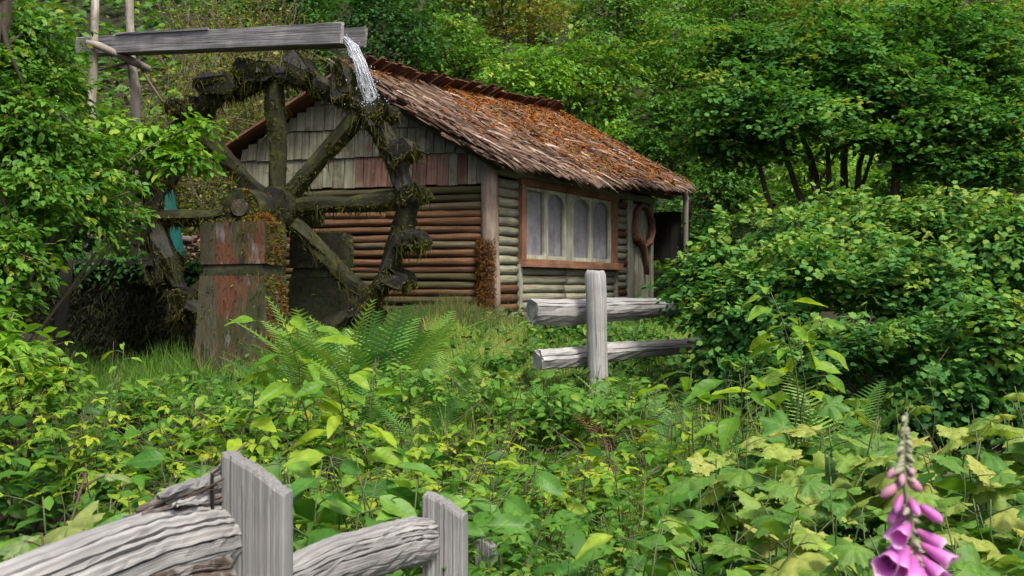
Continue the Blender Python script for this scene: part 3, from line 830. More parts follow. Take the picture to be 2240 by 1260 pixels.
# ------------------------------------------------------------------ pit bank, posts, teal plank, litter
bank = thing('retaining_wall', 'dark earth retaining wall hung with dead grass at the left of the wheel pit', 'retaining wall', (-4.4, 14.0, .4))
mb = MB()
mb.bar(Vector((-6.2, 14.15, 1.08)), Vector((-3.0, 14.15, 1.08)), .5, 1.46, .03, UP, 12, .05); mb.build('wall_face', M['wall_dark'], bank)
MB().log(Vector((-6.1, 13.86, 1.86)), Vector((-4.3, 13.9, 1.88)), .06, .055, 9, 6, .008, .02).build('top_beam', M['wet'], bank)
n = 5200
p = np.stack([rng.uniform(-6.2, -3.05, n), 13.88 - .04 * rng.random(n), rng.uniform(.45, 1.9, n)], 1)
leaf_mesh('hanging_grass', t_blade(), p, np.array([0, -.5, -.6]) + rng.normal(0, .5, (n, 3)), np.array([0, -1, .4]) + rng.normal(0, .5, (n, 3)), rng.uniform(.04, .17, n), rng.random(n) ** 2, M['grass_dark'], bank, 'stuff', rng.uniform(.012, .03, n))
n = 1500
p = np.stack([rng.uniform(-6.2, -3.3, n), 13.9 + rng.normal(0, .09, n), 1.86 + np.abs(rng.normal(0, .10, n)) - .28 * rng.random(n) ** 2], 1)
leaf_mesh('overhanging_leaves', t_oval6(), p, rng.normal(0, 1, (n, 3)) - np.array([0, .4, .5]), np.array([0, -.5, .8]) + rng.normal(0, .4, (n, 3)), rng.uniform(.04, .11, n), np.clip(rng.normal(.4, .2, n), 0, 1), M['l_dark'], bank, 'stuff')
bp0 = P(122, 800, 12.9); bp1 = P(147, 568, 12.9)
tag(MB().log(Vector((bp0.x, bp0.y, .6)), bp1, .07, .065, 9, 6, .008, .02).build('old_post', M['wet']), 'slim black leaning post at the left edge of the dark pit', 'post')
tb = P(402, 640, 14.55); tb.z = gzf(tb.x, 14.55) - .05; tt_ = P(366, 408, 14.75)
tag(MB().bar(tb, tt_, .14, .035, .004, (0, 1, 0), 4, .003).build('teal_plank', M['teal']), 'teal painted plank leaning upright behind the left rim of the wheel', 'plank')
tag(MB().bar(tb + Vector((-.1, .06, 0)), tt_ + Vector((-.03, .05, -.5)), .07, .035, .004, (0, 1, 0), 4, .003).build('teal_plank', M['teal']), 'shorter narrow teal board tucked behind the taller teal plank', 'plank')
n = 2600
q = rng.normal(0, 1, (n, 2))
px_ = np.array([-4.1 + .42 * q[:, 0], 14.95 + .35 * q[:, 1]])
zz = gz(px_[0], px_[1]) + .55 * np.exp(-((q ** 2).sum(1)) * .6) * rng.uniform(.85, 1.05, n)
tag(leaf_mesh('leaf_litter', t_oval6(), np.stack([px_[0], px_[1], zz], 1), rng.normal(0, 1, (n, 3)) * np.array([1, 1, .3]), up_ + rng.normal(0, .5, (n, 3)), rng.uniform(.05, .10, n), rng.random(n), M['litter'], None, 'stuff'),
    'heap of dry reddish brown leaves behind the near pier', 'leaf litter')
mb = MB()
gx, gy = np.meshgrid(np.linspace(-5.2, -3.0, 18), np.linspace(14.2, 15.9, 14))
h = gz(gx, gy) + .5 * np.exp(-(((gx + 4.1) / .42) ** 2 + ((gy - 14.95) / .35) ** 2) * .6) - .02
mb.v = [Vector(q) for q in np.stack([gx, gy, h], -1).reshape(-1, 3)]; mb.g = [tuple(q) for q in mb.v]
mb.f = [(j * 18 + i, j * 18 + i + 1, (j + 1) * 18 + i + 1, (j + 1) * 18 + i) for j in range(13) for i in range(17)]; mb.smooth = [True] * len(mb.f)
mb.build('litter_mound', M['soil'], None, 'structure')
for k, (px, py, l) in enumerate(((398, 522, 'upper split firewood log lying on the leaf heap behind the pier'), (418, 545, 'lower short firewood log sunk into the leaf heap behind the pier'))):
    a = P(px - 22, py, 14.7); b = P(px + 24, py + 2, 14.75)
    tag(MB().log(a, b, .045, .04, 8, 3, .004).build('firewood_log', M['fence_brown']), l, 'firewood')

# ------------------------------------------------------------------ flume, trestle, falling water
fl = thing('wooden_flume', 'long grey plank flume spilling water above the wheel', 'flume', tuple(P(748, 95, 12.6)))
fr = P(748, 72, 12.6); f_l = P(168, 101, 15.9)
fd = (fr - f_l).normalized(); back = Vector((-fd.y, fd.x, 0)).normalized()
if back.y < 0: back = -back
bar_up = back.cross(fd); 
MB().bar(f_l, fr, .045, .235, .006, UP, 14, .004).build('side_plank', M['flume'], fl)
MB().bar(f_l + back * .24 + fd * .1, fr + back * .24 + fd * .13 - UP * .01, .04, .22, .006, UP, 14, .004).build('side_plank', M['flume'], fl)
MB().bar(f_l + back * .12 - UP * .095, fr + back * .12 - UP * .095, .195, .035, .004, UP, 10, .003).build('floor_plank', M['flume'], fl)
MB().bar(f_l + fd * 1.0 - back * .026 + UP * .13, f_l + fd * 3.0 - back * .026 + UP * .128, .03, .03, .004, UP, 6, .003).build('edge_strip', M['flume'], fl)
ts = thing('flume_trestle', 'two pale poles with a tied crooked crossbar holding up the flume', 'trestle', (-5.6, 15.3, 1.7))
a0 = P(205, 110, 15.3)
MB().sweep([Vector((a0.x - .1, a0.y, 1.5)), Vector((a0.x - .05, a0.y, 3.2)), a0, P(207, 40, 15.3), P(210, -60, 15.3)], circ(.06, 9), (0, 1, 0), [1.2, 1.05, .95, .9, .8], .006, 0, True).build('pole', M['pole'], ts)
b0 = P(287, 130, 15.75)
MB().sweep([Vector((b0.x + .08, b0.y, 1.5)), P(299, 300, 15.75), P(295, 190, 15.75), b0, P(284, 40, 15.75), P(282, -60, 15.75)], circ(.062, 9), (0, 1, 0), [1.3, 1.15, 1.05, 1, .95, .85], .006, 0, True).build('pole', M['pole'], ts)
MB().sweep([P(188, 92, 15.15), P(215, 100, 15.2), P(250, 116, 15.3), P(290, 134, 15.45), P(328, 152, 15.6)], circ(.05, 8), UP, [.8, 1.1, .9, 1.15, .8], .008, 0, True).build('crossbar', M['pole'], ts)
MB().sweep([P(192, 158, 15.3), P(240, 147, 15.4), P(292, 135, 15.55)], circ(.02, 6), UP, None, .003, 0, True).build('brace', M['twig'], ts)
MB().sweep([P(308, 148, 15.6), P(332, 188, 15.5), P(356, 224, 15.4)], circ(.02, 6), UP, None, .003, 0, True).build('brace', M['twig'], ts)
for px, py, y in ((206, 97, 15.25), (290, 132, 15.55)):
    q = P(px, py, y)
    MB().sweep([q + Vector((.085 * math.cos(t), .085 * math.sin(t), .02 * math.sin(3 * t))) for t in np.linspace(0, 2 * math.pi * .98, 14)], circ(.014, 5), UP, None, .002).build('rope_tie', M['twig'], ts)
wm, nt, nd, lk, pb = newmat('falling_water')
pb.inputs['Base Color'].default_value = (.7, .74, .77, 1); pb.inputs['Roughness'].default_value = .15
pb.inputs['Transmission Weight'].default_value = .72; pb.inputs['IOR'].default_value = 1.33
ctr = [P(745, 84, 12.72), P(758, 86, 12.70), P(772, 102, 12.62), P(785, 132, 12.56), P(797, 168, 12.52), P(807, 200, 12.5), P(815, 228, 12.48)]
wmb = MB()
for k in range(75):
    ox, oy = rnd.gauss(0, .027), rnd.gauss(0, .04)
    a = rnd.uniform(0, .55) if k > 40 else 0.0; b = min(1.0, a + rnd.uniform(.3, .8)) if k > 40 else rnd.uniform(.6, 1)
    pts = []
    for q in range(9):
        t = (a + (b - a) * q / 8) * 6
        i = min(int(t), 5); c = ctr[i].lerp(ctr[i + 1], t - i)
        sp = .7 + .9 * t / 6
        pts.append(c + Vector((ox * sp + rnd.gauss(0, .006), oy * sp, rnd.gauss(0, .004) + (.02 * rnd.random() if t < 1 else 0))))
    wmb.sweep(pts, circ(rnd.uniform(.002, .0065), 5), (0, 1, 0), [rnd.uniform(.3, 1.5) for _ in pts], 0, 0, True)
# thin clear sheet that ties the strands together
for s in (-1, 1):
    v0 = len(wmb.v)
    for q in range(25):
        t = q / 24 * 6; i = min(int(t), 5); cc = ctr[i].lerp(ctr[i + 1], t - i); w = .022 + .03 * t / 6
        for e in range(7):
            x = (e / 3 - 1) * w
            wmb.v.append(cc + Vector((x + rnd.gauss(0, .003), s * .012 + .012 * math.sin(q * 1.3 + e * 1.9 + s), rnd.gauss(0, .004)))); wmb.g.append((t, x, 0))
    for q in range(24):
        for e in range(6):
            if rnd.random() < .82 - .3 * q / 24:
                i = v0 + q * 7 + e; wmb.f.append((i, i + 1, i + 8, i + 7)); wmb.smooth.append(True)
fw = wmb.build('falling_water', wm, None, 'structure')
dm = MB()
for k in range(190):
    t = rnd.random() ** .6 * 6; i = min(int(t), 5); c = ctr[i].lerp(ctr[i + 1], t - i)
    sp = .04 + .05 * t / 6
    q = c + Vector((rnd.gauss(0, sp), rnd.gauss(0, sp), rnd.gauss(0, .03))); r = rnd.uniform(.003, .008)
    dm.sweep([q, q - UP * r * 2.5], circ(r, 5), (0, 1, 0), [1, .6], 0, 0, True)
for k in range(130):
    c = ctr[-1]; q = c + Vector((rnd.gauss(0, .10), rnd.gauss(0, .10), abs(rnd.gauss(0, .05)) - .03)); r = rnd.uniform(.003, .007)
    dm.sweep([q, q - UP * r * 2], circ(r, 5), (0, 1, 0), [1, .6], 0, 0, True)
dm.build('water_spray', wm, None, 'stuff')

# ------------------------------------------------------------------ fences
mf = thing('rail_fence', 'short length of split rail fence with one post before the cabin door', 'fence', (P(1307, 885, 10.4).x, 10.4, .55))
pb0 = P(1312, 960, 10.35); pm = P(1307, 740, 10.4); pt = P(1302, 600, 10.4)
MB().sweep([pb0, P(1310, 860, 10.38), pm, P(1304, 660, 10.4), pt, P(1302, 592, 10.4)], [(x * (1 + .12 * math.sin(3 * i)), y) for i, (x, y) in enumerate(circ(.095, 12))], (0, 1, 0), [1.05, 1.0, .97, 1.0, 1.0, .8], .006, .012, True).build('post', M['fence'], mf)
def grooved(r, n, sq, a, cracks=5):
    s = ir(r, n, sq, a); out = []
    ks = set(rnd.sample(range(n), cracks))
    for k, (x, y) in enumerate(s):
        if k in ks:
            out += [(x * 1.0, y * 1.0), (x * .74, y * .74)]
            c_, s_ = math.cos(.07), math.sin(.07)
            out.append(((x * c_ - y * s_), (x * s_ + y * c_)))
        else: out.append((x, y))
    return out
ir = lambda r, n, sq, a: [(x * (1 + q), y * (1 + q)) for (x, y), q in zip(circ(r, n, sq), [rnd.uniform(-a, a) for _ in range(n)])]
def rough_rail(pts, sec, sc, name, mat, parent, jit=.012):
    # densely cut sweep whose outline wobbles along the grain
    P_ = []; S_ = []
    for (a, b, s0, s1) in zip(pts, pts[1:], sc, sc[1:]):
        for q in range(5):
            P_.append(Vector(a).lerp(Vector(b), q / 5)); S_.append((s0 + (s1 - s0) * q / 5) * rnd.uniform(.985, 1.015))
    P_.append(Vector(pts[-1])); S_.append(sc[-1])
    return MB().sweep(P_, sec, UP, S_, jit, .008).build(name, mat, parent)
rough_rail([P(1163, 681, 10.35), P(1240, 683, 10.55), P(1330, 677, 10.85), P(1420, 673, 11.15), P(1600, 668, 11.6)], grooved(.105, 18, 1.05, .09, 6), [1.05, 1.08, .98, .85, .75], 'rail', M['fence'], mf, .006)
rough_rail([P(1176, 787, 10.35), P(1250, 782, 10.55), P(1330, 770, 10.8), P(1400, 764, 11.05), P(1590, 752, 11.6)], grooved(.09, 18, 1.0, .07, 5), [1.05, 1.07, 1.02, .9, .8], 'rail', M['fence'], mf, .006)

nf = thing('wooden_fence', 'grey weathered fence of slanted posts and rough rails close to the camera', 'fence', (P(560, 1260, 2.62).x, 2.62, 0))
def outline_post(name, pts, Y, th, yaw, mat, parent):
    c = P(sum(p[0] for p in pts[:2]) / 2, pts[0][1], Y)
    ax_ = Vector((math.cos(yaw), math.sin(yaw), 0)); an = Vector((-math.sin(yaw), math.cos(yaw), 0))
    q2 = []
    for (x, y) in pts:
        q = P(x, y, Y); q2.append(((q.x - c.x) / math.cos(yaw), q.z))
    # the weathered face is a grid: ridges along the grain, a few open cracks, a worn slanted top
    sl = min(s for s, z in q2); sr_ = max(s for s, z in q2)
    tops = sorted((s, z) for s, z in q2[2:]); zb = q2[0][1]
    NX, NZ = 34, 22
    ridge = [rnd.gauss(0, .0005) for _ in range(NX + 1)]
    crack = {rnd.randint(2, NX - 2): (rnd.random() * .6, rnd.uniform(.3, 1.0)) for _ in range(3)}
    mb = MB(); gid = {}
    def vtx(i, k, n):
        s = sl + (sr_ - sl) * i / NX
        zt_ = float(np.interp(s, [q[0] for q in tops], [q[1] for q in tops])) + (rnd.gauss(0, .0012) if k == NZ else 0)
        z = zt_ - (zt_ - zb) * (1 - k / NZ) ** 1.6 * (1 if k < NZ else 0)
        t = k / NZ
        d = ridge[i] * (1 + .6 * math.sin(t * 9 + i)) + rnd.gauss(0, .0003)
        if i in crack and crack[i][0] < t < min(.96, crack[i][0] + crack[i][1]): d += .004
        if i in (0, NX): d += .004
        if k == NZ: d += .003
        sgn = 1 if n == 0 else -1
        mb.v.append(Vector((c.x, c.y, 0)) + ax_ * (s + rnd.gauss(0, .0002)) + an * (n + sgn * d) + UP * z); mb.g.append((z, s, n)); return len(mb.v) - 1
    for n in (0, th):
        for k in range(NZ + 1):
            for i in range(NX + 1): gid[(i, k, n)] = vtx(i, k, n)
    for n in (0, th):
        for k in range(NZ):
            for i in range(NX):
                f = (gid[(i, k, n)], gid[(i + 1, k, n)], gid[(i + 1, k + 1, n)], gid[(i, k + 1, n)])
                mb.f.append(f if n == 0 else f[::-1])
    for k in range(NZ):
        mb.f.append((gid[(0, k, th)], gid[(0, k, 0)], gid[(0, k + 1, 0)], gid[(0, k + 1, th)]))
        mb.f.append((gid[(NX, k, 0)], gid[(NX, k, th)], gid[(NX, k + 1, th)], gid[(NX, k + 1, 0)]))
    for i in range(NX):
        mb.f.append((gid[(i, NZ, 0)], gid[(i + 1, NZ, 0)], gid[(i + 1, NZ, th)], gid[(i, NZ, th)]))
        mb.f.append((gid[(i, 0, th)], gid[(i + 1, 0, th)], gid[(i + 1, 0, 0)], gid[(i, 0, 0)]))
    mb.smooth = [False] * len(mb.f)
    return link(name, mb.mesh(name, mat, offset_of(parent)), parent)
outline_post('post', [(478, 2150), (625, 2150), (625, 1078), (606, 1068), (580, 1048), (545, 1024), (510, 1006), (494, 996), (480, 994)], 2.62, .055, math.radians(-11), M['fence_post'], nf)
outline_post('post', [(926, 2000), (1012, 2000), (1008, 1128), (985, 1112), (960, 1096), (934, 1084), (922, 1085)], 3.15, .06, math.radians(-14), M['fence_post'], nf)
outline_post('post', [(1038, 1850), (1078, 1850), (1080, 1200), (1062, 1185), (1040, 1172)], 3.75, .05, math.radians(-14), M['fence_post'], nf)
rough_rail([P(-160, 1408, 1.95), P(60, 1320, 2.15), P(200, 1262, 2.32), P(320, 1215, 2.46), P(420, 1190, 2.58), P(474, 1180, 2.66)], grooved(.078, 34, 1.1, .035, 12), [1.0, 1.05, 1.08, 1.05, 1.02, .96], 'rail', M['fence'], nf, .0022)
rough_rail([P(60, 1440, 2.10), P(180, 1372, 2.25), P(290, 1310, 2.38), P(380, 1275, 2.50), P(464, 1265, 2.6)], grooved(.062, 32, 1.1, .06, 12), [.9, 1.0, 1.08, 1.1, 1.05], 'split_rail', M['fence_brown'], nf, .002)
rough_rail([P(600, 1290, 2.78), P(720, 1235, 2.92), P(820, 1206, 3.02), P(880, 1188, 3.1), P(932, 1182, 3.17)], grooved(.055, 30, 1.2, .045, 10), [.9, 1.0, 1.0, 1.0, .95], 'rail', M['fence'], nf, .003)
MB().log(P(468, 1300, 2.60), P(464, 1036, 2.60), .005, .004, 6, 4, .0005).build('wire_stake', M['wet'], nf)
mb = MB()
for k in range(190):     # torn fibres along the top of the rail
    t = rnd.random()
    a = Vector(P(225, 1168, 2.40)).lerp(P(440, 1098, 2.60), t) + Vector((rnd.gauss(0, .006), rnd.gauss(.01, .03), rnd.uniform(-.022, .045) * (.25 + t)))
    l = rnd.uniform(.06, .2)
    d = (P(470, 1075, 2.66) - P(250, 1150, 2.42)).normalized() + Vector((0, 0, rnd.gauss(0, .12)))
    mb.sweep([a, a + d * l * .5 + UP * rnd.gauss(0, .003), a + d * l], rect(rnd.uniform(.003, .010), rnd.uniform(.003, .007)), UP, [.6, 1, .5], .001)
mb.build('torn_fibres', M['fence_brown'], nf, 'stuff')
for (x0, y0, x1, y1, r, m) in ((300, 1118, 478, 1062, .022, 'fence_brown'), (345, 1088, 480, 1052, .02, 'fence'), (380, 1104, 474, 1090, .016, 'fence')):
    rough_rail([P(x0, y0, 2.48), P((x0 + x1) / 2, (y0 + y1) / 2 - 6, 2.57), P(x1, y1, 2.66)], ir(r, 9, .8, .25), [.4, 1, 1.05], 'rail_slab', M[m], nf, .004)
M_STEM = plain_mat('herb_stem', (.05, .07, .02), .6)

# ------------------------------------------------------------------ trees and shrubs
nr = np.random.default_rng(23)
def spray_cloud(blobs, n_sprays, per, sr, leaf, flat=.85, droop=.18, tint0=.45, tvar=.16, shell=.5, gap=0.0):
    """leaves laid out in flat sprays spread through a few ellipsoids"""
    w = np.array([b[4] for b in blobs], float); w /= w.sum()
    bi = nr.choice(len(blobs), n_sprays, p=w)
    C = np.array([tuple(b[0]) for b in blobs])[bi]; R_ = np.array([b[1:4] for b in blobs])[bi]
    d = nr.normal(0, 1, (n_sprays, 3)); d /= np.linalg.norm(d, axis=1, keepdims=True)
    r = nr.random((n_sprays, 1)) ** shell
    ctr = C + d * R_ * r * (1 + .16 * np.sin(d[:, :1] * 7 + d[:, 2:] * 9))
    if gap:      # open pockets in the crown
        q = np.sin(ctr[:, 0] * gap + 1.3 * np.sin(ctr[:, 2] * gap * .9)) + np.sin(ctr[:, 2] * gap * 1.25 + ctr[:, 1] * gap * .8 + 2)
        k_ = q > -.75; ctr, d = ctr[k_], d[k_]; n_sprays = len(ctr)
    nrm = np.array([0, 0, flat]) + d * (1 - flat) * 1.1 + nr.normal(0, .22, (n_sprays, 3)); nrm /= np.linalg.norm(nrm, axis=1, keepdims=True)
    out = d * np.array([1, 1, .1]) + nr.normal(0, .35, (n_sprays, 3)); out -= (out * nrm).sum(1, keepdims=True) * nrm
    out /= np.linalg.norm(out, axis=1, keepdims=True) + 1e-9
    sd_ = np.cross(nrm, out)
    st = tint0 + nr.normal(0, tvar, n_sprays)
    N = n_sprays * per
    rep = lambda a: np.repeat(a, per, 0)
    a = nr.uniform(-1, 1, N)[:, None]; b = nr.uniform(-1, 1, N)[:, None]; k = rep(nr.uniform(.6, 1.25, n_sprays))[:, None]
    o, s_, m_ = rep(out), rep(sd_), rep(nrm)
    pos = rep(ctr) + o * a * sr * 1.25 * k + s_ * b * sr * .75 * (1 - .35 * np.abs(a)) * k + m_ * nr.normal(0, .05, (N, 1)) * sr - np.array([0, 0, 1.0]) * droop * sr * (a ** 2 + .4 * b * b)
    xd = o * (.7 + .3 * a) + s_ * b * .9 + nr.normal(0, .35, (N, 3)) - np.array([0, 0, .35])
    nn_ = m_ + nr.normal(0, .32, (N, 3))
    sz = leaf * nr.uniform(.65, 1.25, N)
    tint = np.clip(rep(st) + nr.normal(0, .12, N), 0, 1)
    return pos, xd, nn_, sz, tint, ctr

def limb(pts, r0, r1, name, mat, parent, n=7):
    m = len(pts)
    return MB().sweep(pts, circ(1, n), (0, 1, 0), [r0 + (r1 - r0) * i / (m - 1) for i in range(m)], r1 * .25, 0, True).build(name, mat, parent)

def curve(a, b, sag=.1, n=6, w=.06):
    a = Vector(a); b = Vector(b); L = (b - a).length
    off = Vector((rnd.gauss(0, w), rnd.gauss(0, w), sag)) * L
    return [a.lerp(b, t) + off * math.sin(math.pi * t) + Vector((rnd.gauss(0, .012), rnd.gauss(0, .012), 0)) * L * math.sin(math.pi * t) for t in [i / n for i in range(n + 1)]]

def tree(name, label, cat, px, py, Y, rx, ry, mat, ns, per, sr, leaf, tm, group=None, blobs=None, trunk=True, base_px=None, tr=.09, nb=6, flat=.85, tint0=.45, tvar=.16, bark='bark', dep=.8, stems=1):
    c = P(px, py, Y); RX = rx * Y / F; RZ = ry * Y / F
    bx = c.x if base_px is None else (base_px - 1120) / F * Y
    g = gzf(bx, Y)
    o = thing(name, label, cat, (bx, Y, g), group)
    if blobs is None:
        blobs = [(c, RX * .8, RX * dep, RZ * .8, 3)]
        for k in range(5):
            a = k * 2 * math.pi / 5 + rnd.random()
            blobs.append((c + Vector((RX * .55 * math.cos(a), RX * .4 * math.sin(a * 1.7), RZ * .55 * math.sin(a))), RX * .45, RX * .45, RZ * .38, 1))
    pos, xd, nn_, sz, tint, ctr = spray_cloud(blobs, ns, per, sr, leaf, flat, .18, tint0, tvar)
    leaf_mesh('crown', tm, pos, xd, nn_, sz, tint, mat, o, 'stuff')
    if trunk:
        for s in range(stems):
            b0 = Vector((bx + (s - (stems - 1) / 2) * .25 + rnd.uniform(-.05, .05), Y + rnd.uniform(-.1, .1), g - .1))
            top = c + Vector((rnd.uniform(-.3, .3) * RX + (s - (stems - 1) / 2) * RX * .35, rnd.uniform(-.2, .2), RZ * .35))
            tp = curve(b0, top, .0, 8, .04)
            limb(tp, tr / max(1, stems) ** .5, tr * .25, 'trunk', M[bark], o, 8)
            for k in range(max(2, nb // stems)):
                q = tp[rnd.randint(3, 7)]
                e = Vector(tuple(ctr[nr.integers(len(ctr))]))
                limb(curve(q, e, .08, 5), tr * .28, tr * .07, 'branch', M[bark], o, 5)
    return o

TF, TM, TO = t_far(), t_maple(), t_oval6()
# far wood on the hillside, one by one
T = [
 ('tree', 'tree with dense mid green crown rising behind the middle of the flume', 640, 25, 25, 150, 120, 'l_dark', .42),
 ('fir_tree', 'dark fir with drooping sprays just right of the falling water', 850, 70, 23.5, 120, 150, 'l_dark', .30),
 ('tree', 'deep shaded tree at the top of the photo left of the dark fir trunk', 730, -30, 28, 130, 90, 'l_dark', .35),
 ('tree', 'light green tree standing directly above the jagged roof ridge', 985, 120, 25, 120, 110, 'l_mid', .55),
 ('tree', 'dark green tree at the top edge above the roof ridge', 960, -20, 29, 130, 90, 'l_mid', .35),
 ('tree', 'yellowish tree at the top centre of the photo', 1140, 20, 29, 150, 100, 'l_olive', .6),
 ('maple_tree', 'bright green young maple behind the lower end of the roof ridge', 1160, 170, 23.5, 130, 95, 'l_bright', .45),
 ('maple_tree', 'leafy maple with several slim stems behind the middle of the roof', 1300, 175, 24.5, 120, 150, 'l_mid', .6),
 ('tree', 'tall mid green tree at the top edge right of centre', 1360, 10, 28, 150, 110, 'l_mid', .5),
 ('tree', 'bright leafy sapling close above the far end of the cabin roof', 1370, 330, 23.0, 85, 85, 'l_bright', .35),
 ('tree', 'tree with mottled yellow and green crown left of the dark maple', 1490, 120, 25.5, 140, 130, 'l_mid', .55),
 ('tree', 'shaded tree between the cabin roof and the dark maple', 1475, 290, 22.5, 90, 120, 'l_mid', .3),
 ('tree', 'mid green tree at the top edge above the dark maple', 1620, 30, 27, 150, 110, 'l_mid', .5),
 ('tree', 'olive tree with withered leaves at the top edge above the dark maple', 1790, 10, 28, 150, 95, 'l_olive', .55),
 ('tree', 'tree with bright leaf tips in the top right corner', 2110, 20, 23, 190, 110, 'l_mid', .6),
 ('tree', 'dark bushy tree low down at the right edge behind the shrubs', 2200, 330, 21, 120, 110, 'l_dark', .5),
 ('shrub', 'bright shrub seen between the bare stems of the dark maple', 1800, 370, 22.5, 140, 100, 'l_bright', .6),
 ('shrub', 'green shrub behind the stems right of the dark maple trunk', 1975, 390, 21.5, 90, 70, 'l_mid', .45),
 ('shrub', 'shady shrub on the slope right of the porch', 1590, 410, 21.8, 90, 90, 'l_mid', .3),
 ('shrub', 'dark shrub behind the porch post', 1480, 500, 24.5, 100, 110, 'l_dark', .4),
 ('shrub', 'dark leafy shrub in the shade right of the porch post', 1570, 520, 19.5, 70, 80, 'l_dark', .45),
]
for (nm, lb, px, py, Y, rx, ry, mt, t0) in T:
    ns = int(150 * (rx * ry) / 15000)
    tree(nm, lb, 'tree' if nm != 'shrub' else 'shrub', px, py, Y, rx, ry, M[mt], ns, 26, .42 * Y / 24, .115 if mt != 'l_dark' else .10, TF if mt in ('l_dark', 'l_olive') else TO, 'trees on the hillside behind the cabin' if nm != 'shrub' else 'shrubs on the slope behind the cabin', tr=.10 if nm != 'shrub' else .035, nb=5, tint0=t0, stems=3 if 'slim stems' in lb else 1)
# dark straight trunks between them
for px, Y, r, lb in ((745, 27, .22, 'thick dark trunk rising at the top edge right of the flume'), (888, 26, .16, 'straight dark trunk in the shade right of the falling water'), (1165, 30, .13, 'slim dark trunk at the top centre among yellowish leaves'), (2085, 22, .12, 'dark trunk at the top right behind the crown of the dark maple')):
    x = (px - 1120) / F * Y
    o = thing('tall_fir', lb, 'tree', (x, Y, gzf(x, Y)), 'bare trunks in the wood')
    limb(curve((x, Y, gzf(x, Y) - .2), (x + .25, Y, 13.5), 0, 8, .01), r, r * .8, 'trunk', M['bark'], o, 9)
    for k in range(4):
        z = rnd.uniform(4, 10)
        limb(curve((x + .05, Y, z), (x + rnd.uniform(-1.2, 1.2), Y - .6, z + rnd.uniform(-.5, .3)), .05, 5), .03, .008, 'branch', M['bark'], o, 5)

# the big dark maple with a fan of bare stems
mp = thing('vine_maple', 'large dark green vine maple with a fan of bare stems right of the cabin', 'tree', (P(1800, 500, 17).x, 17, 1.3))
mb_ = []
for (px, py, rx, ry, Y, w) in ((1640, 215, 150, 80, 16.6, 2), (1800, 120, 190, 110, 17.4, 3), (1740, 245, 120, 55, 16.2, 1.3), (1930, 200, 180, 90, 17, 2.5), (2080, 270, 130, 75, 16.6, 1.6), (2150, 130, 150, 110, 17.6, 2.2), (2220, 250, 110, 80, 17, 1.4), (1960, 60, 220, 80, 18, 2), (1600, 110, 90, 70, 17.4, 1), (1580, 300, 90, 50, 16.8, 1), (1640, 335, 70, 30, 16.9, .6), (2070, 350, 100, 40, 16.6, 1), (2190, 360, 90, 50, 16.6, 1), (1880, 290, 90, 22, 16.4, .5), (1990, 310, 60, 22, 16.5, .4)):
    c = P(px, py, Y); mb_.append((c, rx * Y / F, rx * Y / F * .8, ry * Y / F, w))
pos, xd, nn_, sz, tint, ctr = spray_cloud(mb_, 1900, 30, .30, .078, .8, .25, .5, .22, .42, 0)
leaf_mesh('crown', TM, pos, xd, nn_, sz, tint, M['l_maple'], mp, 'stuff')
for k, (x0, y0, x1, y1, x2, y2, r) in enumerate(((1758, 450, 1722, 350, 1708, 285, .055), (1785, 450, 1770, 340, 1738, 280, .04), (1800, 460, 1785, 380, 1752, 290, .05), (1815, 460, 1812, 350, 1800, 270, .055), (1850, 470, 1846, 360, 1848, 200, .075), (1870, 470, 1880, 360, 1900, 270, .06), (1860, 470, 1905, 350, 1935, 250, .04), (1955, 460, 1962, 330, 1975, 220, .08), (1765, 450, 1790, 400, 1830, 330, .03), (1690, 470, 1660, 360, 1655, 280, .05), (2090, 470, 2060, 350, 2050, 260, .07))):
    Y = 17 + rnd.uniform(-.4, .5)
    a = P(x0, y0, Y); a.z = gzf(a.x, Y) - .1
    m1 = P(x0, y0, Y)
    pts = [a, m1, P((x0 + x1) / 2, (y0 + y1) / 2 + 6, Y), P(x1, y1, Y), P((x1 + x2) / 2 + 4, (y1 + y2) / 2, Y - .1), P(x2, y2, Y - .2)]
    limb(pts, r, r * .5, 'trunk', M['bark'], mp, 8)
    for q in range(3):
        e = Vector(tuple(ctr[np.argmin(((ctr - np.array(pts[-1]) - nr.normal(0, .9, 3)) ** 2).sum(1))]))
        limb(curve(pts[-1 - (q == 2)], e, .05, 5), r * .4, .008, 'branch', M['bark'], mp, 5)

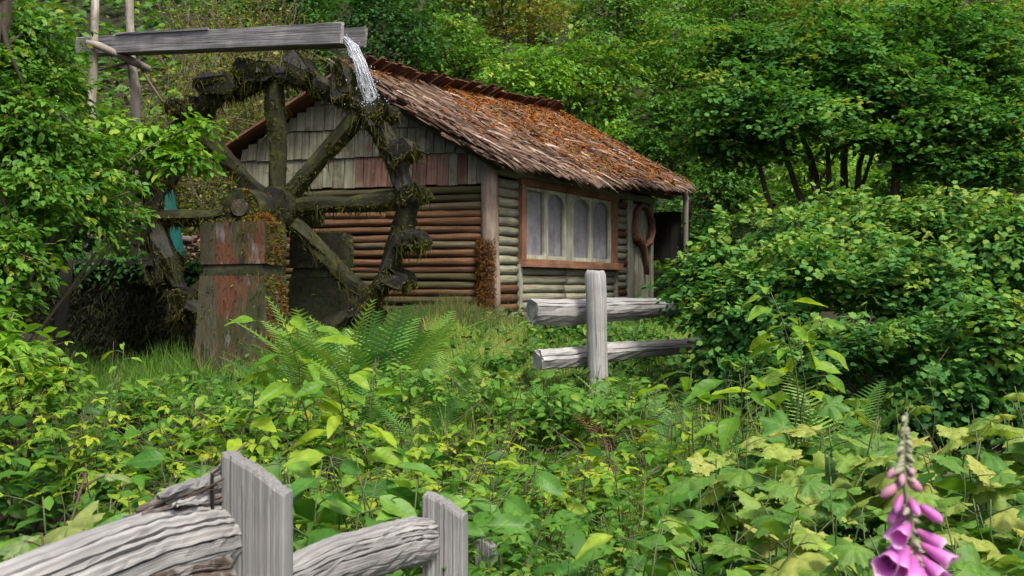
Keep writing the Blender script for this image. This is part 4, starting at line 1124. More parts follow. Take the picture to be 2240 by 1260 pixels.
# thicket of bare mossy twigs behind the wheel
for k, (px, py, Y, w, h, lb) in enumerate(((420, 170, 17.6, 120, 170, 'tangle of bare mossy twigs below the left half of the flume'), (560, 190, 18.2, 130, 160, 'tangle of bare mossy twigs directly behind the top of the wheel'), (520, 20, 19.5, 170, 110, 'dry twiggy brush above the flume'), (330, 330, 17.0, 120, 170, 'mossy leggy shrub behind the right flume pole'), (420, 480, 16.9, 110, 150, 'mossy twiggy shrub seen through the left spokes of the wheel'))):
    c = P(px, py, Y); g = gzf(c.x, Y); W = w * Y / F; H = h * Y / F
    o = thing('twiggy_shrub', lb, 'shrub', (c.x, Y, g), 'bare twiggy shrubs behind the wheel')
    mb = MB()
    ends = []
    for q in range(46):
        b = Vector((c.x + rnd.uniform(-W, W) * .6, Y + rnd.uniform(-.5, .6), max(g, c.z - H * 1.1 - rnd.random())))
        e = Vector((c.x + rnd.uniform(-W, W), Y + rnd.uniform(-.7, .7), c.z + rnd.uniform(-H * .4, H)))
        pts = curve(b, e, .0, 6, .10)
        mb.sweep(pts, circ(1, 4), (0, 1, 0), [.013 - .0016 * i for i in range(7)], 0, 0, True)
        for s in range(5):
            i = rnd.randint(2, 5); d = Vector((rnd.gauss(0, .35), rnd.gauss(0, .3), rnd.gauss(.1, .25)))
            mb.sweep(curve(pts[i], pts[i] + d, .0, 3, .1), circ(1, 3), (0, 1, 0), [.006, .005, .004, .002], 0, 0, True)
            ends.append(pts[i] + d)
    mb.build('twigs', M['twig'], o, 'stuff')
    E = np.array([tuple(e) for e in ends]); n = 2400
    p = E[nr.integers(len(E), size=n)] + nr.normal(0, .16, (n, 3))
    leaf_mesh('leaves', TF, p, nr.normal(0, 1, (n, 3)) * np.array([1, 1, .3]), np.array([0, 0, 1]) + nr.normal(0, .45, (n, 3)), nr.uniform(.04, .09, n), np.clip(nr.normal(.5, .25, n), 0, 1), M['l_olive'], o, 'stuff')

# cover on the hillside and the slopes
n = 60000
yy = 17.0 + 48 * nr.random(n) ** 1.9; xx = nr.uniform(-.62, .62, n) * yy
ok = ~((yy < 22.5) & (xx > -4.2) & (xx < 3.4))
xx, yy = xx[ok], yy[ok]; n = len(xx)
hh = nr.random(n) ** 1.6 * 1.1 * (.4 + .6 * (np.sin(xx * 1.3 + yy) * np.cos(yy * .9 - xx) > -.2))
p = np.stack([xx, yy, gz(xx, yy) + hh], 1)
tag(leaf_mesh('hillside_plants', TF, p, nr.normal(0, 1, (n, 3)) * np.array([1, 1, .4]), np.array([0, -.25, 1]) + nr.normal(0, .4, (n, 3)), nr.uniform(.10, .24, n) * (1 + yy / 60), np.clip(nr.normal(.4, .2, n), 0, 1), M['l_mid'], None, 'stuff'), 'low green undergrowth covering the hillside behind the cabin', 'undergrowth')

# left: alder with overhanging boughs
al = thing('alder_tree', 'bright leafy alder reaching in from the left edge below the flume', 'tree', (-5.1, 10.2, gzf(-5.1, 10.2)))
bl = []
for (px, py, rx, ry, Y, w) in ((50, 140, 120, 70, 10.9, 2.0), (60, 60, 120, 80, 11, 2.0), (95, 190, 85, 52, 10.8, 1.7), (40, 270, 120, 90, 10.2, 2.2), (150, 320, 110, 60, 10.4, 1.6), (60, 420, 130, 80, 9.6, 2.4), (180, 400, 110, 45, 10.2, 1.2), (20, 550, 75, 75, 9.2, 1.6), (-60, 200, 150, 250, 10, 2), (180, 470, 90, 50, 10.2, .9), (-15, 650, 60, 50, 9, .7)):
    c = P(px, py, Y); bl.append((c, rx * Y / F, rx * Y / F * .8, ry * Y / F, w))
pos, xd, nn_, sz, tint, ctr = spray_cloud(bl, 640, 20, .22, .082, .7, .2, .52, .22, .5, 0)
leaf_mesh('crown', TO, pos, xd, nn_, sz, tint, M['l_mid'], al, 'stuff')
tp = curve((-5.1, 10.2, gzf(-5.1, 10.2) - .1), (-4.7, 10.6, 5.2), 0, 8, .03)
limb(tp, .11, .05, 'trunk', M['bark'], al, 8)
for b in bl:
    limb(curve(tp[rnd.randint(3, 6)], b[0] + Vector((.2, 0, 0)), .1, 6), .03, .006, 'branch', M['bark'], al, 5)
    for q in range(2):
        limb(curve(b[0], b[0] + Vector((rnd.uniform(.1, .5), rnd.uniform(-.3, .3), rnd.uniform(-.2, .2))), .05, 4), .009, .003, 'branch', M['twig'], al, 4)

# left: shrub whose bright branch crosses the wheel's left rim
def side_shrub(label, base, spec, ns, mat, tint0, leaf, twigs):
    o = thing('osoberry_shrub', label, 'shrub', base, 'leafy shrubs at the left edge')
    bl = []
    for (px, py, rx, ry, Y, w) in spec:
        c = P(px, py, Y); bl.append((c, rx * Y / F, rx * Y / F * .8, ry * Y / F, w))
    pos, xd, nn_, sz, tint, ctr = spray_cloud(bl, ns, 11, .17, leaf, .7, .2, tint0, .17, .45)
    leaf_mesh('foliage', TO, pos, xd, nn_, sz, tint, mat, o, 'stuff')
    for b in bl:
        pts = curve(Vector(base), b[0] + Vector((b[1] * .8, 0, .05)), .12, 8)
        limb(pts, .02, .004, 'stem', M['twig'], o, 5)
    for q in range(twigs):
        e = Vector(tuple(ctr[nr.integers(len(ctr))])); b = min(bl, key=lambda b: (b[0] - e).length)
        limb(curve(b[0], e, .05, 4), .007, .002, 'twig', M['twig'], o, 4)
side_shrub('shrub whose bright leafy branch crosses the left rim of the wheel', (-4.9, 10.6, gzf(-4.9, 10.6)),
    ((290, 325, 100, 34, 11.0, 1.7), (395, 345, 55, 32, 10.9, 1.2), (425, 275, 36, 34, 10.9, .6), (220, 385, 75, 26, 11, 1.0), (230, 280, 70, 40, 11.2, .8), (340, 295, 70, 22, 11, .8)), 175, M['l_bright'], .5, .10, 22)
side_shrub('dim leafy shrub drooping over the bank at the left of the wheel', (-5.3, 11.4, gzf(-5.3, 11.4)),
    ((130, 450, 100, 42, 11.4, 1.5), (190, 490, 50, 30, 11.4, .7), (70, 520, 85, 44, 11.2, 1.4), (15, 625, 50, 46, 10.6, .8)), 220, M['l_dark'], .6, .10, 26)
side_shrub('bright low shrub at the left edge below the dark bank', (-3.9, 8.0, gzf(-3.9, 8.0)),
    ((5, 775, 70, 45, 8, 1.4), (85, 835, 55, 24, 7.8, .7), (-10, 700, 50, 30, 8.2, .5)), 60, M['l_bright'], .55, .13, 8)

# right: shrubs before and beside the porch
def big_shrub(label, spec, ns, tint0, base, mat=M['l_bush']):
    o = thing('maple_shrub', label, 'shrub', base, 'broad leafy shrubs right of the fence')
    bl = []
    for (px, py, rx, ry, Y, w) in spec:
        c = P(px, py, Y); bl.append((c, rx * Y / F, rx * Y / F * .75, ry * Y / F, w))
    pos, xd, nn_, sz, tint, ctr = spray_cloud(bl, int(ns * 2.0), 18, .19, .060, .62, .2, tint0, .24, .45, 4.2)
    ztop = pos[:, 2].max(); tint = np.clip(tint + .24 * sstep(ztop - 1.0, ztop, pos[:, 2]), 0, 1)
    # young shoots that stand out of the outline, with paler tips
    sh = MB(); E = [tuple(q) for q in ctr]
    A = np.array([(b[0].x, b[0].y, b[0].z + b[3] * .75) for b in bl]); extra = []
    for q in range(60):
        b = bl[nr.integers(len(bl))]
        an_ = rnd.uniform(0, 6.28); r_ = rnd.random() ** .5
        p0 = Vector((b[0].x + b[1] * r_ * math.cos(an_), b[0].y + b[2] * r_ * math.sin(an_), b[0].z + b[3] * .7 * (1 - r_ * r_) ** .5))
        p1 = p0 + Vector((rnd.gauss(0, .12), rnd.gauss(-.05, .1), rnd.uniform(.08, .26)))
        pts = curve(p0, p1, 0, 4, .06)
        sh.sweep(pts, circ(1, 4), (0, 1, 0), [.006, .005, .004, .003, .002], 0, 0, True)
        for k in range(9):
            extra.append(tuple(p0.lerp(p1, rnd.uniform(.3, 1.05)) + Vector((rnd.gauss(0, .03), rnd.gauss(0, .03), 0))))
    sh.build('young_shoots', M_STEM, o, 'stuff')
    e_ = np.array(extra); k = len(e_)
    pos = np.concatenate([pos, e_]); xd = np.concatenate([xd, nr.normal(0, 1, (k, 3)) * np.array([1, 1, .4])]); nn_ = np.concatenate([nn_, np.array([0, -.2, .8]) + nr.normal(0, .4, (k, 3))])
    sz = np.concatenate([sz, nr.uniform(.04, .085, k)]); tint = np.concatenate([tint, np.clip(nr.normal(.85, .12, k), 0, 1)])
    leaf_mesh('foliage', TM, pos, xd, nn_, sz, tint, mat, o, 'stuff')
    for q in range(14):
        e = Vector(tuple(ctr[nr.integers(len(ctr))]))
        limb(curve(Vector(base) + Vector((rnd.uniform(-.3, .3), rnd.uniform(-.2, .2), -.05)), e, .0, 6), .022, .005, 'stem', M['bark'], o, 5)
    return o
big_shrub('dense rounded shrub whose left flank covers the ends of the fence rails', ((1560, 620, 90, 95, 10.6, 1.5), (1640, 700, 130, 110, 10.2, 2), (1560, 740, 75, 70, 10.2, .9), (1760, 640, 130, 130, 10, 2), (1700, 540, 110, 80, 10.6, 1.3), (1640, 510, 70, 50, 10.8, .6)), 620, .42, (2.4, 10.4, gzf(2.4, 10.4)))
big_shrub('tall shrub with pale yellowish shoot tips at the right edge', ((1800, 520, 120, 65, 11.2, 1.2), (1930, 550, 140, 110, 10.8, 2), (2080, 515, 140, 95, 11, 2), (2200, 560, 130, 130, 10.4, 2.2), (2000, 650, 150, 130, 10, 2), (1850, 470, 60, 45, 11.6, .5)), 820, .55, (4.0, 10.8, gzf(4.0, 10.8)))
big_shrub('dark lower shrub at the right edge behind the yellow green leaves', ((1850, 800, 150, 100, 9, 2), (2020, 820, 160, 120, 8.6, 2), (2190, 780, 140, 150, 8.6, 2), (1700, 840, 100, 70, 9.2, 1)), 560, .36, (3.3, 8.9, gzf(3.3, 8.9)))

# ------------------------------------------------------------------ ground cover and grass
n = 17000
yy = 2.0 + 9.0 * nr.random(n) ** .8; xx = nr.uniform(-.52, .52, n) * (yy + .6)
ok = ~((yy > 8.6) & (xx > -1.6) & (xx < 1.9)) & ~((yy < 3.4) & (np.abs(xx + .4 - (yy - 2.6) * .9) < .22))
xx, yy = xx[ok], yy[ok]; n = len(xx)
h = nr.random(n) ** 1.2 * (.55 - .03 * yy) * (.55 + .45 * np.sin(xx * 2.3 + 1) * np.cos(yy * 1.9))
p = np.stack([xx, yy, gz(xx, yy) + np.clip(h, .01, 1)], 1)
tag(leaf_mesh('ground_cover', TO, p, nr.normal(0, 1, (n, 3)) * np.array([1, 1, .4]), np.array([0, -.1, 1]) + nr.normal(0, .4, (n, 3)), nr.uniform(.05, .13, n), np.clip(nr.normal(.42, .22, n), 0, 1), M['cover'], None, 'stuff'), 'low mixed leafy ground cover across the foreground', 'ground cover')
def grass(label, n, xr, yr, lo, hi, tmid, mat='grass', wid=(.005, .012), lean=.35, cond=None):
    x = nr.uniform(*xr, n); y = nr.uniform(*yr, n)
    if cond is not None:
        ok = cond(x, y); x, y = x[ok], y[ok]
    n = len(x)
    p = np.stack([x, y, gz(x, y) - .01], 1)
    tmid = tmid + .22 * np.sin(x * 1.7 + 2 * np.sin(y * .9)) * np.cos(y * 1.3 + x) 
    clump = .7 + .5 * np.sin(x * 3.1 + y * 1.3) * np.cos(y * 2.7 - x)
    d = np.array([0, 0, 1.0]) + nr.normal(0, lean, (n, 3))
    tag(leaf_mesh('grass', t_blade(), p, d, np.array([0, -1, .3]) + nr.normal(0, .5, (n, 3)), nr.uniform(lo, hi, n) * clump, np.clip(nr.normal(tmid, .2, n), 0, 1), M[mat], None, 'stuff', nr.uniform(*wid, n)), label, 'grass')
grass('short bright green grass in the clearing before the cabin', 52000, (-2.2, 3.6), (8.6, 15.4), .08, .24, .5, cond=lambda x, y: ~((x < -.75) & (y > 12.0) & (y < 14.2)))
grass('rough olive grass along the foot of the cabin walls', 9000, (-2.2, 1.2), (14.0, 15.2), .15, .38, .45, 'grass_olive', (.004, .009))
grass('bright strip of longer grass running up to the corner of the cabin', 12000, (-1.0, .1), (8.8, 13.6), .15, .36, .72, 'grass', (.005, .010), .3)
grass('dark rough grass around the foot of the near pier', 14000, (-5.6, -1.2), (9.6, 12.2), .15, .45, .25, 'grass')
n = 9000
xx = nr.uniform(-2.6, 3.4, n); yy = nr.uniform(8.2, 14.2, n); ok = ~((xx < -.75) & (yy > 12.0)) & (np.sin(xx * 2.3 + yy) + np.sin(yy * 1.9 - xx * 1.1 + 2) > -.3); xx, yy = xx[ok], yy[ok]; n = len(xx)
p = np.stack([xx, yy, gz(xx, yy) + .05 + .28 * nr.random(n) ** 1.5], 1)
tag(leaf_mesh('clearing_herbs', TO, p, nr.normal(0, 1, (n, 3)) * np.array([1, 1, .4]), np.array([0, -.2, 1]) + nr.normal(0, .4, (n, 3)), nr.uniform(.04, .10, n), np.clip(nr.normal(.5, .25, n), 0, 1), M['cover'], None, 'stuff'), 'broad leaved herbs among the grass of the clearing', 'herbs')
# tall leafy herbs that crowd the middle
G8 = 'tall leafy herbs in the clearing'
for px, py, Y, lb in ((460, 820, 8.6, 'leafy herb clump left of the near pier foot'), (560, 835, 8.2, 'leafy herb clump before the near pier'), (660, 830, 8.4, 'leafy herb clump right of the near pier foot'), (330, 815, 9.0, 'leafy herb clump before the dark bank'),
 (1090, 740, 11.0, 'leafy herb clump before the corner trunk'), (1150, 810, 8.8, 'leafy herb clump under the cut log ends'), (1230, 840, 8.8, 'dark herb clump left of the split rail post foot'), (1370, 830, 9.2, 'herb clump right of the split rail post foot'),
 (1400, 700, 12.2, 'herb clump behind the split rails'), (1220, 700, 13.2, 'herb clump below the wide window'), (900, 790, 9.0, 'herb clump among the ferns in the middle'), (1440, 640, 14.5, 'herb clump before the cabin door')):
    top = P(px, py, Y); g = gzf(top.x, Y); H = max(.3, top.z - g)
    o = thing('leafy_herb', lb, 'herb', (top.x, Y, g), G8)
    mb = MB(); E = []
    for k in range(22):
        b_ = Vector((top.x + rnd.gauss(0, .2), Y + rnd.gauss(0, .18), g - .02)); e = b_ + Vector((rnd.gauss(0, .12), rnd.gauss(0, .1), H * rnd.uniform(.55, 1.05)))
        pts = curve(b_, e, 0, 5, .05); mb.sweep(pts, circ(1, 4), (0, 1, 0), [.005, .0045, .004, .0035, .003, .002], 0, 0, True)
        for q in range(16): E.append(tuple(b_.lerp(e, rnd.uniform(.3, 1)) + Vector((rnd.gauss(0, .06), rnd.gauss(0, .06), 0))))
    mb.build('stems', M_STEM, o, 'stuff')
    E = np.array(E); k = len(E)
    leaf_mesh('leaves', TO, E, nr.normal(0, 1, (k, 3)) * np.array([1, 1, .3]) - np.array([0, 0, .25]), np.array([0, -.25, 1]) + nr.normal(0, .35, (k, 3)), nr.uniform(.05, .13, k), np.clip(nr.normal(.5, .2, k) + rnd.uniform(-.2, .25), 0, 1), M['l_mid'], o, 'stuff')
# fallen twigs and dead stalks between the plants
mb = MB()
for k in range(420):
    y = rnd.uniform(2.8, 9.5); x = rnd.uniform(-.5, .5) * y
    b_ = Vector((x, y, gzf(x, y) + rnd.uniform(0, .3))); e = b_ + Vector((rnd.gauss(0, .25), rnd.gauss(0, .2), rnd.uniform(.05, .55)))
    mb.sweep(curve(b_, e, 0, 4, .08), circ(1, 4), (0, 1, 0), [.004, .0035, .003, .0025, .0015], 0, 0, True)
tag(mb.build('dead_stalks', M['twig'], None, 'stuff'), 'dry dead stalks and twigs tangled between the foreground plants', 'twigs')
grass('thin wispy grass among the foreground plants', 9000, (-1.0, 2.0), (3.0, 7.5), .3, .75, .75, 'grass', (.003, .006), .25)

# ------------------------------------------------------------------ single leaves that many plants share
def oval_leaf(w, droop, fold, wave, rows=8, ser=0.0):
    v = []; lv = []; f = []
    for i in range(rows + 1):
        u = i / rows
        hw = w * (math.sin(math.pi * u ** .85) ** .8) * (1 - .25 * u) if 0 < u < 1 else .004
        if ser and i % 2: hw *= 1 - ser
        for j in range(-2, 3):
            s = j / 2
            v.append((u - .25 * droop * u * u, hw * s, fold * abs(hw * s) - droop * u * u * .6 + wave * math.sin(u * 9 + s * 2) * abs(s) * .03))
            lv.append((u, hw * s, 0))
    for i in range(rows):
        for j in range(4):
            a = i * 5 + j; f.append((a, a + 1, a + 6, a + 5))
    return v, f, lv
def palm_leaf(depth=.34, ser=.05, cup=.15, droop=.2):
    """five lobed toothed leaf"""
    N = 60; v = [(0, 0, 0)]; lv = [(0, 0, 0)]; f = []
    ring = []
    for k in range(N):
        th = -math.pi + 2 * math.pi * k / N
        a = abs(th)
        lobe = 0
        for t0, amp, sg in ((0, 1.0, .38), (1.05, .86, .36), (2.0, .62, .38)):
            lobe = max(lobe, amp * math.exp(-((a - t0) / sg) ** 2 * 1.0))
        r = (1 - depth) * (.82 if a < 2.4 else .82 - .62 * (a - 2.4) / .74) + depth * lobe * 1.25
        r *= 1 + ser * (1 if k % 2 else -1)
        ring.append((r, th))
    for q in (.5, 1.0):
        for (r, th) in ring:
            x, y = r * q * math.cos(th), r * q * math.sin(th)
            cr = .045 * q * math.cos(6 * th) 
            v.append((x * .62 + .24 * q * 0, y * .62, cr - droop * q * q * r * r * .45 + cup * .1 * (1 - q)))
            ang = min((abs(th - t) for t in (0, 1.05, -1.05, 2.0, -2.0)))
            lv.append((r * q, ang * q * .5, 0))
    for k in range(N):
        j = (k + 1) % N
        f.append((0, 1 + k, 1 + j)); f.append((1 + k, 1 + N + k, 1 + N + j, 1 + j))
    return v, f, lv
def trifol(w, droop):
    v, f, lv = [], [], []
    for ang, s, off in ((0, 1.0, .12), (1.35, .85, .0), (-1.35, .85, .0)):
        a, b, c = oval_leaf(w, droop, .25, 1.0, 6, .12)
        base = len(v); ca, sa = math.cos(ang), math.sin(ang)
        for (x, y, z), l in zip(a, c):
            x, y = x * s + off, y * s
            v.append((.12 + x * ca * .62 - y * sa * .62, x * sa * .62 + y * ca * .62, z * s * .62)); lv.append(l)
        f += [tuple(i + base for i in q) for q in b]
    return v, f, lv
def frond(n=22, curl=.35):
    """lacy fern frond, pinnae cut into leaflets"""
    v, f, lv = [], [], []
    def add(pts):
        b = len(v)
        for q in pts: v.append(q); lv.append((q[0], q[1], 0))
        f.append(tuple(range(b, b + len(pts))))
    zc = lambda u: -curl * u * u
    for i in range(10):
        u0, u1 = i / 10, (i + 1) / 10; w = .008 * (1 - u0) + .001
        add([(u0, -w, zc(u0)), (u1, -w * .9, zc(u1)), (u1, w * .9, zc(u1)), (u0, w, zc(u0))])
    for i in range(n):
        u = .14 + .85 * i / n
        L = .25 * math.sin(math.pi * min(1, (u * .84 + .14))) ** .8 * (1 - .3 * u) + .012
        for s in (-1, 1):
            dx, dy = .40, .92 * s
            nxp, nyp = -dy, dx
            m = 6; w = .030 * (1 - .45 * u)
            q0 = []; q1 = []
            for k in range(m + 1):
                t = k / m
                z = zc(u) + .03 * L * t - .22 * L * t * t
                ww = w * (1 - t) ** .7 * (1.0 if k % 2 else .72) + .0015
                q0.append((u + dx * L * t - nxp * ww * .5, dy * L * t - nyp * ww * .5, z)); q1.append((u + dx * L * t + nxp * ww * .5, dy * L * t + nyp * ww * .5, z))
            for k in range(m): add([q0[k], q0[k + 1], q1[k + 1], q1[k]])
    return v, f, lv
LV = lambda nm, stops, **k: leaf_mat(nm, stops, per_object=True, veins=True, **k)
M['n_oval'] = LV('plum_leaf', [(0, (.022, .085, .012)), (.5, (.055, .14, .02)), (.85, (.10, .19, .025)), (1, (.17, .24, .025))], trans=.36, rough=.45, spec=.25)
M['n_shoot'] = LV('young_shoot_leaf', [(0, (.05, .13, .012)), (.5, (.10, .20, .015)), (1, (.19, .27, .02))], trans=.45, rough=.4)
M['n_salm'] = LV('salmonberry_leaf', [(0, (.04, .115, .010)), (.4, (.095, .175, .012)), (.75, (.15, .225, .014)), (1, (.205, .25, .018))], trans=.42)
M['n_thim'] = LV('thimbleberry_leaf', [(0, (.04, .115, .02)), (.4, (.09, .165, .026)), (.75, (.16, .215, .042)), (1, (.225, .24, .06))], trans=.4, spots=((.10, .055, .02), .66))
M['n_pale'] = LV('pale_maple_leaf', [(0, (.07, .125, .05)), (.6, (.115, .165, .07)), (1, (.15, .18, .05))], trans=.35)
M['n_fern'] = leaf_mat('fern_green', [(0, (.03, .10, .025)), (.5, (.075, .175, .03)), (1, (.14, .22, .03))], trans=.4, per_object=True)
M['n_deadfern'] = leaf_mat('dead_fern', [(0, (.07, .035, .015)), (.5, (.15, .085, .035)), (1, (.22, .15, .07))], trans=.25, per_object=True)
M['stem'] = plain_mat('green_stem', (.055, .085, .02), .6)
M['stem_brown'] = plain_mat('brown_stem', (.06, .04, .022), .7)
L_OVAL = [one_leaf('oval_leaf', *oval_leaf(w, d, fo, 1.0), M['n_oval']) for w, d, fo in ((.24, .25, .3), (.27, .45, .2), (.22, .12, .45), (.25, .35, .35))]
L_SHOOT = [one_leaf('shoot_leaf', *oval_leaf(w, d, fo, 1.0), M['n_shoot']) for w, d, fo in ((.2, .25, .4), (.23, .4, .3), (.19, .1, .55))]
L_SALM = [one_leaf('salmonberry_leaf', *trifol(w, d), M['n_salm']) for w, d in ((.27, .3), (.3, .45), (.25, .2))]
L_THIM = [one_leaf('thimbleberry_leaf', *palm_leaf(dp, .05, .2, dr), M['n_thim']) for dp, dr in ((.34, .3), (.28, .7), (.38, .5), (.32, .15))]
L_PALE = [one_leaf('maple_leaf', *palm_leaf(dp, .04, .2, dr), M['n_pale']) for dp, dr in ((.55, .25), (.6, .5))]
L_FERN = [one_leaf('frond', *frond(22, c), M['n_fern'], False) for c in (.25, .4, .55)]
L_DEAD = [one_leaf('dead_frond', *frond(13, c), M['n_deadfern'], False) for c in (.4, .6)]

def stem_path(b, t, sag, n=6):
    return curve(b, t, sag, n, .05)
def plant(name, label, cat, px, py, Y, spread, nst, nl, leaves, size, group, part, low=.45, horiz=.8, stem='stem', under=None, under_n=0, sr=.006):
    """stems that rise from one base and carry single leaves on short stalks"""
    top = P(px, py, Y); g = gzf(top.x, Y); H = max(.25, top.z - g)
    o = thing(name, label, cat, (top.x, Y, g), group)
    sm = MB(); L = []
    for s in range(nst):
        a = 2 * math.pi * (s + rnd.random() * .6) / nst
        rr = spread * (rnd.random() ** .6)
        e = Vector((top.x + rr * math.cos(a), Y + rr * math.sin(a) * .8, g + H * (1 - .28 * (rr / spread) ** 2 * rnd.random() - (.0 if s == 0 else rnd.uniform(0, .16)))))
        b = Vector((top.x + rnd.uniform(-.06, .06), Y + rnd.uniform(-.06, .06), g - .03))
        pts = stem_path(b, e, rnd.uniform(0, .08), 8)
        sm.sweep(pts, circ(1, 5), (0, 1, 0), [sr - sr * .6 * i / 8 for i in range(9)], 0, 0, True)
        k = max(2, nl // nst)
        for i in range(k):
            t = low + (1 - low) * (i + .6) / k
            q = min(int(t * 8), 7); p = pts[q].lerp(pts[q + 1], t * 8 - q)
            az = i * 2.4 + rnd.uniform(-.4, .4) + s
            d = Vector((math.cos(az), math.sin(az), rnd.uniform(-.12, .22)))
            pl_ = size * rnd.uniform(.25, .7)
            lp = p + d * pl_ + UP * pl_ * .25
            sm.sweep([p, p.lerp(lp, .5) + UP * .006, lp], circ(1, 4), (0, 1, 0), [sr * .4, sr * .35, sr * .3], 0, 0, True)
            nrm = Vector((rnd.gauss(0, .3), rnd.gauss(-.18, .3), horiz + .1)) + d * .5
            x = d * 1.0 + UP * rnd.uniform(-.6, .05)
            L.append((lp, x, nrm, size * rnd.uniform(.62, 1.2) * (1 - .25 * (i == k - 1))))
    sm.build('stems', M[stem], o, 'stuff')
    for lp, x, nrm, s in L:
        inst(part, rnd.choice(leaves), frame(lp, x, nrm, s), o)
    if under:
        n = under_n
        a = nr.uniform(0, 2 * math.pi, n); r = spread * 1.15 * np.sqrt(nr.random(n))
        z = g + H * nr.uniform(.25, .86, n) * (1 - .2 * (r / spread) ** 2)
        p = np.stack([top.x + r * np.cos(a), Y + r * np.sin(a) * .85, z], 1)
        leaf_mesh('lower_leaves', TO, p, nr.normal(0, 1, (n, 3)) * np.array([1, 1, .3]), np.array([0, -.1, 1]) + nr.normal(0, .35, (n, 3)), size * nr.uniform(.5, .9, n), np.clip(nr.normal(.3, .2, n), 0, 1), M[under], o, 'stuff')
    return o

G1 = 'salmonberry bushes across the foreground'
SB = [
 (70, 745, 7.6, 'bright salmonberry bush at the left edge before the dark pit'), (40, 850, 6.4, 'leafy salmonberry bush low at the left edge'),
 (190, 900, 6.2, 'salmonberry bush left of the pier, behind the pale maple leaves'), (370, 885, 6.8, 'yellowish salmonberry bush in front of the pit, left of the pier foot'),
 (520, 885, 6.5, 'yellow green salmonberry bush directly before the foot of the pier'), (700, 895, 6.3, 'salmonberry bush below the tall fern, right of the pier'),
 (870, 900, 6.4, 'yellow topped salmonberry bush below the ferns in the middle'), (1010, 905, 6.6, 'salmonberry bush left of the fence post beside the grass path'),
 (420, 960, 5.3, 'salmonberry bush above the near slanted fence post'), (300, 1000, 4.6, 'salmonberry bush above the broken end of the near rail'),
 (600, 955, 5.1, 'lime tinted salmonberry bush behind the large oval leaves'), (1130, 960, 5.4, 'low salmonberry bush below the log ends of the split rail fence'),
 (1010, 985, 4.8, 'salmonberry bush in the middle of the foreground above the small post'), (1260, 985, 5.2, 'salmonberry bush at the foot of the split rail post'),
 (1400, 950, 5.9, 'salmonberry bush right of the split rail post among dead fern'), (1500, 900, 6.4, 'salmonberry bush below the left flank of the big shrub'),
 (820, 990, 4.7, 'broad salmonberry bush between the slanted posts'),
]
for px, py, Y, lb in SB:
    plant('salmonberry_bush', lb, 'bush', px, py, Y, .50, 10, 64, L_SALM, .165, G1, 'leaf', .4, .85, 'stem_brown', 'l_mid', 150)
G2 = 'oval leaved plum bushes in the foreground'
for px, py, Y, lb in (
 (560, 985, 3.9, 'oval leaved bush right behind the near slanted post'), (700, 1000, 3.6, 'oval leaved bush between the two near posts, nearer the wide one'), (850, 975, 3.8, 'tall oval leaved bush in the gap between the two near posts'),
 (965, 1010, 4.1, 'oval leaved bush above the narrow near post'), (770, 1090, 3.3, 'low oval leaved bush above the second near rail'), (1500, 1050, 4.2, 'oval leaved bush in the bottom middle left of the thimbleberries'),
 (1600, 930, 4.9, 'oval leaved bush under the tall shoot at right'), (1390, 1120, 3.7, 'low oval leaved bush at the bottom right of centre'), (1560, 1160, 3.4, 'oval leaved bush at the bottom edge left of the foxglove'), (240, 1075, 3.4, 'oval leaved bush behind the top of the near rail'), (60, 1090, 3.2, 'oval leaved bush in the lower left corner')):
    plant('plum_bush', lb, 'bush', px, py, Y, .36, 8, 48, L_OVAL, .20, G2, 'leaf', .35, .3, 'stem', 'l_mid', 90)
G3 = 'thimbleberry plants at the right'
for px, py, Y, lb in (
 (1770, 850, 5.0, 'thimbleberry with a bright yellow top leaf below the tall shoots'), (1880, 880, 4.6, 'thimbleberry just left of the foxglove tip'), (1640, 960, 4.7, 'thimbleberry farthest left in its patch'),
 (1720, 1010, 4.1, 'thimbleberry in the middle of the patch left of the foxglove'), (1860, 1030, 3.9, 'thimbleberry close left of the pink foxglove buds'), (2110, 930, 4.2, 'pale thimbleberry right of the foxglove tip'),
 (2215, 845, 4.8, 'thimbleberry highest on the right edge'), (2190, 1000, 3.7, 'thimbleberry on the right edge level with the foxglove buds'), (2090, 1090, 3.2, 'mottled thimbleberry behind the foxglove bells'),
 (1880, 1190, 3.1, 'thimbleberry at the bottom left of the foxglove bells'), (2210, 1150, 2.9, 'thimbleberry in the lower right corner'), (1730, 1130, 3.5, 'low thimbleberry at the bottom left of its patch'), (1620, 1070, 4.0, 'thimbleberry beside the oval leaved bushes')):
    plant('thimbleberry', lb, 'bush', px, py, Y, .36, 8, 32, L_THIM, .22, G3, 'leaf', .45, .5, 'stem', 'l_mid', 90)
plant('maple_sapling', 'maple sapling with a few large pale leaves at the lower left', 'sapling', 90, 965, 3.0, .22, 3, 12, L_PALE, .19, None, 'leaf', .6, .5, 'stem_brown', None, 0, .008)
G4 = 'tall single shoots'
for px, py, Y, n, s, lb in ((1610, 800, 5.6, 14, .22, 'broad leaved shoot left of the yellow topped thimbleberry'), (640, 692, 6.2, 19, .24, 'tallest bright shoot rising in front of the right edge of the near pier'), (286, 735, 6.6, 11, .12, 'thin pale shoot before the dark pit, left of the near pier'), (752, 795, 6.0, 15, .25, 'leafy shoot before the ferns right of the tallest shoot'), (1686, 625, 6.6, 16, .2, 'tall thin shoot before the right shrub'), (1752, 690, 6.8, 15, .21, 'leafy shoot just right of the tall thin shoot'), (1520, 790, 6.0, 13, .22, 'broad leaved shoot right of the split rail post'), (570, 800, 6.3, 13, .21, 'short shoot left of the tallest bright shoot'), (1180, 1010, 4.4, 8, .1, 'short shoot at the bottom middle')):
    plant('plum_shoot', lb, 'shoot', px, py, Y, .05, 1, n, L_SHOOT, s, G4, 'leaf', .45, .35, 'stem', None, 0, .007)
